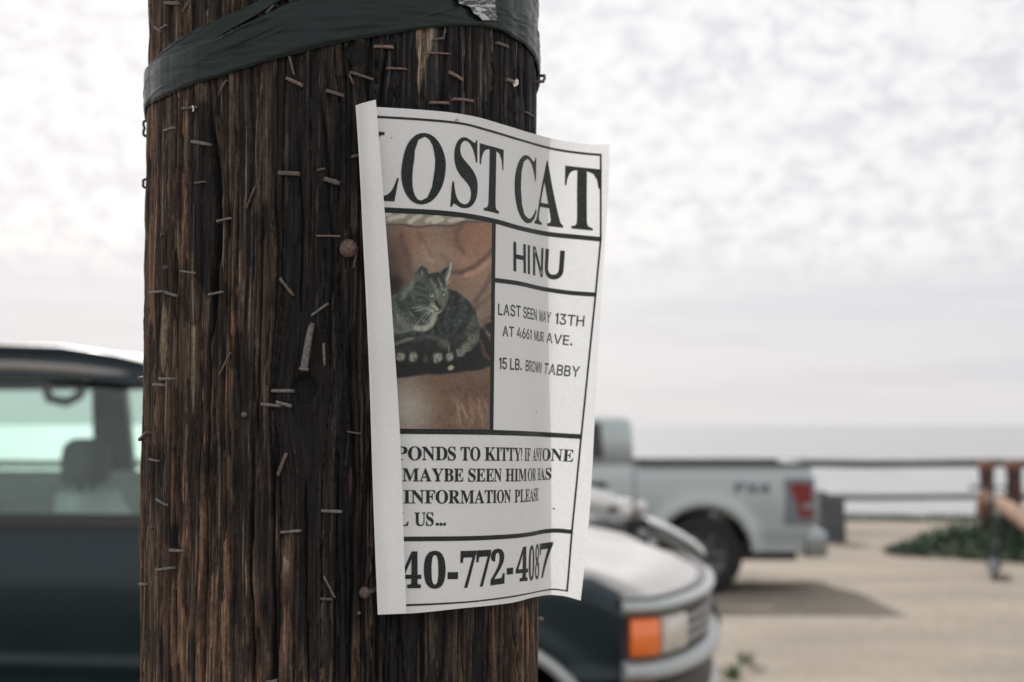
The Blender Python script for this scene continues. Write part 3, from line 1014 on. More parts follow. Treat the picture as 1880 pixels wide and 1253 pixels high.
def bil(T, x, v):
    fx = np.clip((np.asarray(x, float) - XT[0]) / (XT[1] - XT[0]), 0, len(XT) - 1.001)
    fv = np.clip(np.asarray(v, float) * (len(VT) - 1), 0, len(VT) - 1.001)
    i = fv.astype(int); j = fx.astype(int); a = fv - i; c = fx - j
    return (T[i, j] * (1 - c) + T[i, j + 1] * c) * (1 - a) + (T[i + 1, j] * (1 - c) + T[i + 1, j + 1] * c) * a


def sheet(x, v, lift=0.0):
    x, v = np.broadcast_arrays(np.asarray(x, float), np.asarray(v, float))
    return at(x, bil(Y_T, x, v), bil(D_T, x, v) - lift)


def v_at(x, py):
    ys = bil(Y_T, np.full(len(VT), float(x)), VT)
    return float(np.interp(py, ys, VT))


def x_of(u, v):
    u = np.asarray(u, float); v = np.asarray(v, float)
    fv = np.clip(v * (len(VT) - 1), 0, len(VT) - 1.001)
    i0 = fv.astype(int); w = fv - i0
    out = np.zeros(u.shape)
    for i in np.unique(i0):
        m_ = i0 == i
        out[m_] = np.interp(u[m_], U_T[i], XT) * (1 - w[m_]) + np.interp(u[m_], U_T[i + 1], XT) * w[m_]
    return out


def u_at(x, v):
    return float(bil(U_T, np.array([x]), np.array([v]))[0])


paper, t, b = new_mat('thin_white_paper')
co = nd(t, 'ShaderNodeTexCoord')
n = nd(t, 'ShaderNodeTexNoise', i_Scale=900.0, i_Detail=4.0, i_Roughness=0.6)
n2 = nd(t, 'ShaderNodeTexNoise', i_Scale=24.0, i_Detail=4.0)
t.links.new(co.outputs['Object'], n.inputs['Vector']); t.links.new(co.outputs['Object'], n2.inputs['Vector'])
c = mixc(t, mrange(t, n2.outputs[0], 0.35, 0.7, 0, 1), (0.875, 0.89, 0.895), (0.83, 0.84, 0.84))
t.links.new(c, b.inputs['Base Color'])
b.inputs['Roughness'].default_value = 0.7
b.inputs['Specular IOR Level'].default_value = 0.25
bp = nd(t, 'ShaderNodeBump', i_Strength=0.10, i_Distance=0.0006)
t.links.new(n.outputs[0], bp.inputs['Height']); t.links.new(bp.outputs[0], b.inputs['Normal'])
tl = nd(t, 'ShaderNodeBsdfTranslucent')
c2 = mixc(t, mrange(t, n.outputs[0], 0.38, 0.62, 0, 1), (0.62, 0.625, 0.61), (0.85, 0.86, 0.85))
t.links.new(c2, tl.inputs['Color'])
ms = nd(t, 'ShaderNodeMixShader'); ms.inputs[0].default_value = 0.27
t.links.new(b.outputs[0], ms.inputs[1]); t.links.new(tl.outputs[0], ms.inputs[2])
t.links.new(ms.outputs[0], t.nodes['Material Output'].inputs[0])

ink, t, b = new_mat('toner_black')
co = nd(t, 'ShaderNodeTexCoord')
n = nd(t, 'ShaderNodeTexNoise', i_Scale=1400.0, i_Detail=3.0)
t.links.new(co.outputs['Object'], n.inputs['Vector'])
t.links.new(mixc(t, mrange(t, n.outputs[0], 0.35, 0.65, 0, 1), (0.016, 0.022, 0.021), (0.026, 0.033, 0.031)), b.inputs['Base Color'])
b.inputs['Roughness'].default_value = 0.55
b.inputs['Specular IOR Level'].default_value = 0.3
tl = nd(t, 'ShaderNodeBsdfTranslucent')
t.links.new(mixc(t, mrange(t, n.outputs[0], 0.38, 0.62, 0, 1), (0.03, 0.03, 0.03), (0.22, 0.22, 0.21)), tl.inputs['Color'])
ad = nd(t, 'ShaderNodeMixShader'); ad.inputs[0].default_value = 0.3
t.links.new(b.outputs[0], ad.inputs[1]); t.links.new(tl.outputs[0], ad.inputs[2])
t.links.new(ad.outputs[0], t.nodes['Material Output'].inputs[0])

base = at(760, 640, 0.79)
flyer = empty('lost_cat_flyer', tuple(base), 0, 'white lost cat flyer with a tabby photo, left edge folded back, stapled to the pole', 'flyer')
FB = np.array(base)

# sheet: folded strip, the fold, then the printed face, all one piece of paper
vs = np.linspace(0, 1, 240)
SV = vs[:, None]
ts = np.linspace(1, 0, 22)[None]                 # folded strip: free edge -> fold
xf = XF_V(vs)[:, None]; xp = XP_V(vs)[:, None]
fx = xf + (xp - xf) * ts
ft = np.interp(vs, [0, 1], [183.5, 1126.5])[:, None]
top_arch = 10.0 * (1 - ts ** 0.8) * (1 - SV) + 3.0 * (1 - ts) * SV * 0.8
fy = ft + top_arch
lift_e = np.interp(vs, [0, .2, .6, 1], [0.0100, 0.0075, 0.0050, 0.0030])[:, None]
fd = Y0 - 0.0012 - lift_e * ts ** 0.8 - 0.0042 * np.sin(math.pi * np.clip(ts, 0, 1)) + 0.0004 * (fbm(ts * 2 + 0 * SV, SV * 9, 511, 2) - .5) * 2
flap = at(fx, fy, fd)
bt = np.linspace(0, math.pi, 8)[1:-1][None]       # round the fold
bx = xf - 2.2 * np.sin(bt)
by = (ft + 10.0 * (1 - SV) + 2.4 * SV) * (1 - bt / math.pi) + bil(Y_T, np.broadcast_to(xf, (240, 1)), SV) * (bt / math.pi)
bd = Y0 - 0.0012 * (1 + np.cos(bt)) / 2 + 0 * SV
bend = at(bx, by, bd)
q = np.linspace(0, 1, 330)[None] ** 1.0
xe = XE_V(vs)[:, None]
gx = xf + (xe - xf) * q
sh = sheet(gx, np.broadcast_to(SV, gx.shape))
full = np.concatenate([flap, bend, sh], 1) - FB
grid_mesh('paper_sheet', full, paper, flyer)


def to3(px, v, lift=0.00025):
    return sheet(px, v, lift) - FB


def bar(v0, v1, x0, x1, name='ruled_line'):
    """A printed line of the frame running across the page."""
    n = 90
    s_ = np.linspace(0, 1, n)
    P_ = np.stack([to3(x0(vv) + (x1(vv) - x0(vv)) * s_, np.full(n, vv)) for vv in (v0, (v0 + v1) / 2, v1)])
    return grid_mesh(name, P_, ink, flyer)


def post(xfun, w, v0, v1):
    n = 120
    vv = np.linspace(v0, v1, n)
    xc = xfun(vv)
    P_ = np.stack([to3(xc - w / 2, vv), to3(xc, vv), to3(xc + w / 2, vv)])
    return grid_mesh('ruled_line', P_, ink, flyer)


XL = lambda v: XF_V(v) + 12
XRb = lambda v: XR_V(v) + 1.6
XDb = lambda v: XD_V(v) - 3.0
bar(.0165, .0210, XL, XRb); bar(.1985, .2090, XL, XRb); bar(.3255, .3352, XDb, XRb)
bar(.6350, .6455, XL, XRb); bar(.8485, .8578, XL, XRb); bar(.9815, .9856, XL, XRb)
post(XR_V, 3.6, .019, .985); post(XD_V, 7.0, .203, .640)

GLYPH = '''S A -9,0 -9,18 4,19 14,24 24,30 32,41 41,55 49,75 206,466 224,465 384,87 411,34 420,25 430,20 443,18 443,0 229,0 229,18 259,21 277,30 283,46 273,81 253,132 103,132 79,71 76,59 75,48 80,32 96,21 124,18 128,18 128,0|113,161 242,161 177,319
S B 16,0 16,17 36,20 52,25 62,32 69,44 73,60 75,82 75,369 74,386 72,401 69,412 65,421 59,428 51,433 41,436 30,438 15,439 15,455 220,455 318,444 377,409 396,351 384,302 348,268 287,247 360,223 404,185 418,132 413,93 397,61 371,35 335,15 291,4 238,0|182,252 188,252 220,254 245,261 263,272 275,290 282,314 285,345 283,373 278,395 269,412 257,424 239,431 216,434 203,433 193,430 188,425 185,417 183,406 182,391|222,24 248,27 268,35 283,49 293,69 299,95 301,128 298,162 290,188 277,208 258,221 231,228 197,231 182,231 182,65 183,51 186,41 190,33 198,28 208,25
S C 257,-11 213,-7 174,3 137,20 105,43 78,71 56,104 39,142 29,184 26,228 30,273 39,314 56,351 79,384 106,412 139,435 176,452 216,462 259,465 292,463 328,454 367,440 388,435 402,439 413,449 419,465 437,465 437,308 420,308 403,347 381,380 356,407 328,427 298,439 265,443 198,419 157,347 144,226 159,114 203,46 278,24 305,26 331,33 358,45 383,61 407,81 428,106 447,89 395,33 332,0
S D 20,0 20,17 39,19 53,23 63,30 69,39 73,54 74,75 74,374 72,397 68,415 61,426 50,433 35,437 15,439 15,455 222,455 296,449 357,429 405,396 440,351 461,295 468,228 441,101 362,25 228,0|222,24 262,30 295,47 319,75 337,115 347,166 351,229 336,342 294,410 223,433 208,432 197,429 190,423 185,415 183,402 182,385 182,72 183,55 185,42 190,34 197,29 208,25
S E 14,0 14,17 35,18 51,22 62,30 70,41 74,57 75,78 75,369 74,394 69,413 62,425 51,433 36,437 16,439 16,455 399,455 399,320 383,320 375,357 361,386 340,406 312,420 276,428 232,430 200,428 194,426 189,422 186,417 183,388 183,246 193,246 221,248 243,256 259,269 272,288 281,313 288,345 304,345 304,118 287,118 284,143 280,164 273,181 264,195 254,206 241,213 225,218 207,221 185,222 183,222 183,67 184,53 187,42 192,35 201,31 213,28 230,28 261,29 289,32 313,39 335,48 354,60 371,75 386,94 399,116 411,143 430,143 402,0
S F 15,0 15,17 36,20 52,26 62,34 69,45 73,62 75,84 75,375 73,396 69,412 61,423 50,430 35,435 14,439 14,455 394,455 394,320 377,320 372,345 365,367 355,385 343,400 328,412 310,420 288,426 261,430 230,431 200,429 194,428 189,425 186,421 182,398 182,247 190,247 217,250 239,257 256,270 269,289 278,314 284,347 302,347 302,118 285,118 279,154 269,181 257,200 239,213 217,221 189,224 182,224 182,81 183,66 185,53 188,43 193,34 200,28 210,24 222,20 238,18 257,17 257,0
S H 15,0 15,17 36,20 52,24 62,32 69,43 73,59 75,81 75,379 73,398 69,413 62,424 51,431 36,436 16,439 16,455 242,455 242,439 204,432 197,428 191,422 187,415 184,406 183,394 182,379 182,251 342,251 342,379 337,415 334,422 328,428 320,432 282,439 282,455 507,455 507,439 486,436 471,431 461,424 454,414 451,399 449,379 449,81 451,60 455,44 461,33 471,25 487,20 507,17 507,0 282,0 282,17 303,20 318,24 329,31 336,41 340,58 342,81 342,221 182,221 182,81 183,59 187,43 194,32 205,24 221,20 242,17 242,0
S I 13,0 13,17 34,21 50,26 61,32 69,42 74,56 75,75 75,387 74,405 70,419 63,427 52,433 36,437 13,439 13,455 244,455 244,439 223,437 207,433 196,427 188,419 184,405 183,387 183,77 187,44 192,37 198,31 206,26 246,17 246,0
S K 16,0 16,17 37,20 53,24 63,32 70,43 74,59 75,81 75,379 74,398 70,413 63,424 52,432 37,436 17,439 17,455 242,455 242,439 205,432 197,428 191,422 187,415 185,406 183,394 183,379 183,234 321,373 336,391 345,406 349,418 342,430 323,436 291,439 291,455 486,455 486,439 477,439 436,430 392,404 345,361 271,285 463,46 487,25 496,21 506,19 519,17 519,0 281,0 281,17 306,18 322,21 328,24 332,29 334,34 332,42 326,53 316,66 199,214 183,198 183,81 184,59 188,43 195,32 205,24 221,20 242,17 242,0
S L 15,0 15,17 36,20 52,24 62,32 69,43 73,59 75,81 75,379 73,399 69,414 62,425 51,432 36,436 16,439 16,455 250,455 250,439 233,438 219,436 208,434 199,430 193,424 188,416 185,407 183,394 182,379 182,83 185,47 188,40 193,35 200,31 234,28 264,29 291,33 315,40 335,49 354,63 370,80 384,100 397,125 409,154 427,154 402,0
S M 14,0 14,17 34,20 50,24 61,32 69,43 74,58 75,79 75,382 75,396 73,407 71,416 66,423 61,428 53,432 15,439 15,455 185,455 317,142 449,455 617,455 617,439 598,436 583,430 573,423 566,412 561,397 560,378 560,85 561,68 562,54 565,43 569,34 574,28 582,23 591,20 602,18 617,17 617,0 396,0 396,17 433,25 440,29 446,36 450,44 453,54 454,68 455,83 455,399 288,0 270,0 105,389 105,80 107,57 112,41 120,30 131,23 148,19 169,17 169,0
S N 403,-11 107,350 107,79 108,57 112,42 119,31 129,24 145,20 167,17 167,0 18,0 18,17 33,18 45,20 54,23 61,27 67,33 71,41 74,51 75,64 76,79 76,388 36,433 18,439 18,455 156,455 391,169 391,377 390,392 389,404 386,414 382,421 376,427 369,431 331,439 331,455 480,455 480,439 459,436 443,432 433,425 427,414 423,398 422,377 422,-11
S O 261,-11 228,-9 198,-3 169,7 142,21 117,38 94,58 75,81 58,106 45,134 35,163 29,195 28,228 29,260 35,292 45,321 58,349 75,374 95,397 117,417 143,434 170,448 200,458 232,464 265,466 298,464 328,458 357,448 384,435 409,418 431,399 451,376 467,351 481,323 490,293 496,261 498,228 496,195 490,163 481,134 467,106 450,81 430,58 408,38 383,21 355,7 325,-3 294,-9|265,12 328,36 367,108 379,228 376,293 365,346 348,389 324,419 294,437 260,443 196,419 158,347 145,228 149,163 159,109 177,67 201,37 230,18
S P 15,0 15,17 36,20 52,24 62,32 69,43 73,59 75,81 75,379 73,398 69,413 62,424 51,431 36,436 16,439 16,455 214,455 265,454 306,449 336,440 357,429 375,415 390,398 400,378 407,356 409,332 404,296 390,266 367,240 334,221 292,209 242,206 182,206 182,81 183,59 187,43 194,32 205,24 221,20 242,17 242,0|182,230 201,230 231,232 255,240 272,253 283,271 290,297 292,329 290,361 285,387 275,406 261,420 241,428 216,431 204,430 195,428 189,424 185,418 183,409 182,398
S R 15,0 15,17 36,20 52,24 62,32 69,43 73,59 75,81 75,379 73,398 69,413 62,424 51,431 36,436 16,439 16,455 217,455 278,452 329,442 367,426 395,403 412,372 417,334 406,285 372,248 315,224 432,50 452,26 459,21 468,18 478,17 480,17 480,0 338,0 201,212 182,212 182,81 183,59 187,43 194,32 205,24 221,20 242,17 242,0|182,234 203,234 235,236 261,245 280,258 293,278 301,304 304,336 295,389 268,421 224,431 209,430 197,427 190,422 185,414 183,402 182,385
S S 43,-11 43,158 62,158 75,113 91,77 111,50 136,30 164,19 197,15 220,17 241,24 257,36 269,51 276,69 279,89 273,117 255,140 225,160 163,191 127,210 99,231 77,253 62,276 53,302 50,332 52,358 57,381 67,403 80,421 96,437 115,449 136,459 160,464 185,466 229,461 282,448 291,446 300,445 310,447 317,454 320,466 339,466 339,319 322,319 315,343 305,365 293,385 280,402 265,417 248,429 231,438 213,443 194,445 173,443 155,437 140,426 128,413 122,398 120,380 121,364 127,349 137,336 151,325 168,314 189,303 253,273 279,260 300,247 317,233 331,219 342,204 350,188 355,171 358,153 359,133 357,106 350,80 339,58 323,38 304,21 281,8 254,-2 225,-8 192,-10 158,-8 126,1 98,9 85,12 78,12 73,10 69,7 61,-11
S T 92,0 92,17 114,19 130,23 142,31 150,42 154,59 156,81 156,433 149,433 116,430 88,420 65,403 47,380 35,352 29,318 11,318 11,455 410,455 410,317 394,317 375,382 333,420 269,433 263,433 263,81 265,58 269,41 276,30 288,23 305,19 328,17 328,0
S U 248,-13 192,-8 147,6 114,29 91,61 78,103 73,155 73,379 72,398 68,413 61,424 50,431 35,436 15,439 15,455 240,455 240,439 202,432 195,428 189,422 185,415 181,379 181,140 183,104 191,74 203,51 221,35 245,25 275,22 340,37 379,83 392,159 392,378 391,398 387,413 379,423 368,431 351,436 328,439 328,455 474,455 474,439 456,435 442,429 433,421 427,411 424,396 422,378 422,181 418,118 403,69 380,32 346,7 302,-8
S Y 101,0 101,17 122,20 138,24 148,32 155,43 159,59 161,81 161,179 46,387 35,406 24,421 14,429 1,435 -13,438 -13,455 207,455 207,438 195,438 184,437 175,435 167,432 161,428 157,423 156,416 164,392 248,226 333,366 342,382 347,396 349,408 343,424 326,435 298,438 295,438 295,455 439,455 439,438 428,435 418,431 409,424 383,392 268,203 268,81 269,59 273,43 280,32 291,24 307,20 328,17 328,0
S 0 188,-7 150,-3 118,7 91,24 69,48 51,76 39,111 30,150 25,193 23,241 25,289 30,332 39,371 51,405 69,433 91,456 118,473 150,483 189,486 225,483 257,473 283,456 305,433 322,405 336,370 345,331 351,288 353,240 351,193 345,150 336,110 322,76 305,47 283,24 256,7 225,-3|188,37 210,43 227,61 237,91 243,131 247,181 248,240 247,300 243,349 237,390 227,419 211,437 189,443 166,437 150,419 139,390 132,349 128,300 127,240 128,181 132,131 139,91 150,61 166,43
S 2 24,0 24,69 123,171 148,198 170,223 187,245 200,266 210,287 218,307 222,327 225,349 226,371 225,395 220,413 212,427 202,437 189,443 174,445 153,442 137,432 126,416 118,393 114,364 112,329 88,331 68,336 50,344 37,357 29,374 26,396 28,411 34,426 43,441 55,454 72,465 92,474 116,481 143,485 174,486 220,483 258,473 288,456 310,434 323,407 328,375 327,359 324,344 319,329 313,314 303,298 291,281 238,220 154,138 87,74 244,74 257,75 269,79 279,86 288,95 295,107 300,120 305,141 345,141 341,0
S 4 121,0 121,36 140,36 154,37 167,39 179,44 188,52 193,65 195,84 195,125 9,125 9,166 199,480 293,480 293,169 363,169 363,125 293,125 293,84 295,65 300,52 309,44 320,39 333,37 348,36 357,36 357,0|56,169 195,169 195,287 196,351 199,416 189,394 174,366 158,338 146,319
S 7 111,0 289,406 113,406 93,403 80,391 74,372 70,338 30,338 33,480 353,480 353,447 168,0
S 8 183,-7 148,-5 118,1 91,11 69,24 51,39 38,57 28,78 22,99 20,122 23,150 32,173 47,193 67,211 91,227 119,242 94,259 74,276 57,296 45,316 38,339 36,364 37,385 42,404 50,423 62,441 79,456 99,469 125,478 156,484 191,486 235,483 271,471 299,453 318,429 330,401 334,369 332,344 324,322 310,305 292,289 270,274 244,260 280,240 309,220 330,199 344,177 352,153 355,127 350,88 335,55 310,29 276,9 234,-3|203,283 218,293 230,304 239,317 245,332 249,350 250,370 249,383 247,395 243,407 237,418 230,428 222,436 212,442 200,446 187,447 170,445 156,438 145,426 137,410 132,392 130,372 132,351 139,333 149,318 163,306 181,294|187,32 208,34 226,42 241,55 253,72 260,92 262,116 259,136 252,154 239,170 220,185 195,200 164,216 150,205 137,192 126,178 118,161 112,142 111,120 113,95 120,74 132,56 147,42 165,34
S 9 152,-7 127,-5 106,-2 88,4 73,12 62,22 53,33 47,45 44,57 42,69 43,79 46,87 50,94 57,100 65,104 75,107 83,88 92,71 103,56 118,45 135,38 156,36 205,57 237,122 251,230 240,218 227,207 212,198 195,191 176,186 155,185 119,189 87,201 60,220 40,248 28,282 24,324 26,355 32,383 42,409 56,431 74,450 95,466 120,477 147,484 177,486 209,484 238,476 264,463 287,444 307,420 323,390 335,353 343,310 345,261 344,225 340,190 334,157 326,126 315,97 301,72 284,49 264,30 241,14 215,3 185,-4|184,233 199,234 212,239 224,245 235,255 243,265 251,278 248,330 242,372 231,403 217,424 201,437 181,441 164,438 149,429 137,413 128,391 123,362 121,328 128,275 149,244
I A 16,0 201,509 276,509 463,0 395,0 287,302 264,372 232,478 245,478 213,371 191,302 85,0|110,142 110,199 370,199 370,142
I B 60,0 60,509 241,509 274,507 304,501 329,491 350,477 367,461 381,442 390,421 396,398 398,374 397,353 393,336 387,320 378,307 368,295 356,286 343,278 329,272 315,267 315,262 331,260 347,254 363,245 378,234 391,220 402,203 411,184 416,161 418,136 416,111 410,88 400,67 386,48 368,31 344,18 317,8 284,2 247,0|125,57 245,57 281,60 309,67 330,80 344,96 353,115 355,137 354,153 350,169 342,184 333,197 320,209 306,218 289,225 269,229 248,231 125,231|125,285 238,285 256,287 273,290 288,296 302,304 314,314 323,326 330,340 335,355 336,372 333,393 326,412 313,429 294,442 270,449 240,452 125,452
I E 60,0 60,509 372,509 372,452 125,452 125,286 355,286 355,229 125,229 125,57 375,57 375,0
I H 60,0 60,509 125,509 125,289 392,289 392,509 457,509 457,0 392,0 392,232 125,232 125,0
I I 31,0 31,57 118,57 118,452 31,452 31,509 269,509 269,452 183,452 183,57 269,57 269,0
I L 60,0 60,509 125,509 125,57 361,57 361,0
I M 60,0 60,509 152,509 277,187 287,159 299,123 311,84 322,49 307,49 318,83 330,121 342,158 352,187 476,509 568,509 568,0 504,0 504,291 504,327 505,369 506,413 507,457 513,457 498,409 482,363 467,322 456,291 342,0 286,0 170,291 159,321 145,361 129,408 112,457 119,457 120,416 121,372 122,328 122,291 122,0
I N 60,0 60,509 136,509 343,183 363,151 388,107 414,55 405,54 401,108 399,157 399,195 399,509 463,509 463,0 387,0 202,290 177,331 148,381 108,452 119,454 122,384 124,328 125,291 125,0
I O 267,-7 225,-3 186,7 150,25 119,49 92,79 70,115 53,157 44,203 40,254 44,305 53,352 70,393 92,429 119,459 150,484 186,501 225,512 267,516 309,512 348,501 384,484 415,459 442,429 464,393 480,352 490,305 493,254 490,203 480,157 464,115 442,79 415,49 384,25 348,7 309,-3|267,53 296,55 324,63 349,76 372,94 392,116 408,144 420,176 428,213 430,254 428,295 420,332 408,365 392,392 372,415 349,433 324,446 296,453 267,456 237,453 210,445 184,433 161,415 142,392 125,364 113,332 106,295 103,254 106,213 113,176 125,144 142,117 161,94 184,76 210,63 237,55
I R 60,0 60,509 236,509 273,506 305,500 333,489 356,473 376,455 390,433 401,408 407,381 409,352 407,323 401,296 390,271 376,250 356,232 333,217 305,206 273,200 236,198 96,198 96,255 234,255 258,256 280,260 298,267 313,276 325,287 334,300 340,316 344,333 345,352 344,371 340,389 334,405 325,419 313,430 298,440 279,446 258,451 233,452 125,452 125,0|353,0 230,229 303,229 428,0
I S 224,-9 188,-7 156,-1 128,9 102,23 81,40 64,60 51,83 42,109 38,137 104,137 108,118 114,102 123,88 136,76 150,66 166,59 185,53 204,50 224,49 246,50 267,54 286,60 303,69 317,79 329,92 338,106 344,122 346,139 344,154 340,168 332,179 322,189 310,197 296,205 245,222 184,239 145,253 112,269 86,289 67,313 56,341 52,372 54,400 62,425 75,448 92,468 113,484 138,498 165,508 195,514 227,516 259,514 289,508 316,498 340,484 360,468 377,449 390,427 398,403 401,378 337,378 332,402 320,421 302,437 280,449 254,456 225,459 204,457 185,454 167,448 152,440 139,430 129,418 121,405 117,391 115,376 117,359 122,345 131,334 142,324 155,315 169,308 212,293 264,279 312,264 328,256 344,248 359,238 372,226 384,213 395,198 402,180 407,161 408,139 406,112 399,87 386,64 370,43 349,25 323,11 294,0 261,-7
I T 32,452 32,509 417,509 417,452 257,452 257,0 193,0 193,452
I U 259,-8 220,-6 186,2 154,15 126,33 103,55 85,80 71,108 63,140 60,173 60,509 124,509 124,178 126,155 132,133 141,113 153,95 169,80 187,68 208,59 232,53 259,52 285,53 309,59 331,68 349,80 364,95 377,113 385,133 391,155 393,178 393,509 457,509 457,173 454,140 446,108 433,80 414,55 391,33 363,15 332,2 297,-6
I V 204,0 16,509 84,509 192,206 215,137 248,31 235,31 267,138 290,206 395,509 463,509 278,0
I W 155,0 16,509 82,509 163,196 175,145 187,94 197,40 189,40 200,94 211,145 224,196 306,509 380,509 462,196 474,145 486,94 497,40 488,40 499,94 510,145 523,196 603,509 670,509 530,0 455,0 368,323 351,391 336,475 350,475 335,395 318,323 230,0
I Y 203,0 203,208 16,509 91,509 192,344 222,292 250,230 224,230 251,293 280,344 381,509 455,509 268,208 268,0
I 1 76,0 76,55 391,55 391,0|276,509 276,0 212,0 212,448 209,448 86,358 86,427 198,509
I 3 218,-7 188,-5 159,1 133,10 108,22 88,38 70,57 57,79 48,104 44,132 109,132 112,115 118,100 126,87 137,76 150,66 165,59 182,54 200,51 219,50 239,51 258,55 275,61 291,69 304,80 315,93 323,108 328,125 329,145 328,163 323,180 316,196 306,211 292,223 275,234 254,241 229,246 201,248 157,248 157,299 288,448 288,452 70,452 70,509 372,509 372,461 211,278 211,289 247,290 279,286 308,276 333,262 354,244 371,222 383,198 391,173 393,145 390,116 383,90 370,66 354,45 333,27 309,12 281,2 251,-5
I 4 40,105 40,158 247,509 311,509 109,166 109,163 413,163 413,105|282,0 282,121 282,146 282,318 343,318 343,0
I 5 221,-7 192,-5 165,1 140,11 118,25 99,41 83,60 71,82 63,105 60,130 122,130 125,115 130,102 138,89 148,78 160,68 173,60 188,54 204,51 221,50 241,51 259,56 276,64 291,75 304,89 314,104 322,122 326,141 328,162 326,183 321,203 314,221 303,237 290,251 275,262 257,270 238,275 218,277 201,276 184,273 167,268 152,262 139,255 128,246 67,253 96,509 366,509 366,452 151,452 134,301 136,301 148,311 162,318 178,325 194,330 212,333 229,334 252,332 274,328 294,321 313,311 330,299 345,285 358,269 370,251 379,231 386,210 390,187 391,163 388,132 381,102 369,76 352,52 332,32 309,15 282,3 253,-4
I 6 226,-7 196,-4 168,3 142,15 119,31 100,51 84,74 73,101 66,130 64,162 65,187 71,212 80,239 93,268 112,302 137,340 252,509 322,509 151,261 145,261 151,270 157,279 165,288 174,295 184,302 196,307 208,311 221,313 235,314 265,312 291,305 316,295 337,280 355,262 370,240 380,215 387,187 389,157 387,127 379,98 368,73 352,50 333,30 310,14 284,3 257,-4|226,48 245,50 263,55 279,63 293,73 304,86 314,101 322,119 326,137 327,157 326,178 322,196 314,213 304,228 293,241 279,251 263,259 245,264 226,265 207,264 190,259 174,252 160,241 148,229 138,214 131,197 126,179 125,158 126,138 131,119 138,102 148,86 160,73 174,63 190,55 207,50'''
FONT = {'S': {}, 'I': {}}
for ln in GLYPH.strip().split('\n'):
    f_, ch, rest = ln.split(' ', 2)
    FONT[f_][ch] = [[tuple(map(int, p.split(','))) for p in lp.split()] for lp in rest.split('|')]
circ = lambda cx, cy, r: [(cx + r * math.cos(a), cy + r * math.sin(a)) for a in np.linspace(0, 2 * math.pi, 15)[:-1]]
FONT['S']['-'] = [[(20, 125), (235, 125), (235, 205), (20, 205)]]
FONT['S']['.'] = [circ(60, 48, 50)]
FONT['S']['!'] = [[(20, 410), (30, 445), (62, 462), (94, 445), (104, 410), (72, 140), (52, 140)], circ(62, 44, 46)]
FONT['I']['I'] = [[(0, 0), (66, 0), (66, 509), (0, 509)]]
FONT['I']['1'] = [[(90, 0), (160, 0), (160, 509), (100, 509), (10, 440), (10, 372), (90, 426)]]
FONT['I']['.'] = [circ(62, 55, 52)]


def fatten(loop, d):
    """Moves an outline outward by d along its normals (holes shrink, being wound the other way)."""
    out = []
    n = len(loop)
    for i in range(n):
        p0 = Vector(loop[i - 1]); p = Vector(loop[i]); p1 = Vector(loop[(i + 1) % n])
        e0 = (p - p0); e1 = (p1 - p)
        if e0.length < 1e-6 or e1.length < 1e-6:
            out.append(tuple(p)); continue
        n0 = Vector((e0.y, -e0.x)).normalized(); n1 = Vector((e1.y, -e1.x)).normalized()
        m_ = n0 + n1
        if m_.length < 1e-3:
            out.append(tuple(p)); continue
        m_.normalize()
        k = d / max(0.45, m_.dot(n0))
        out.append((p.x + m_.x * k, p.y + m_.y * k))
    return out


def area(l):
    return sum(l[i - 1][0] * l[i][1] - l[i][0] * l[i - 1][1] for i in range(len(l))) / 2


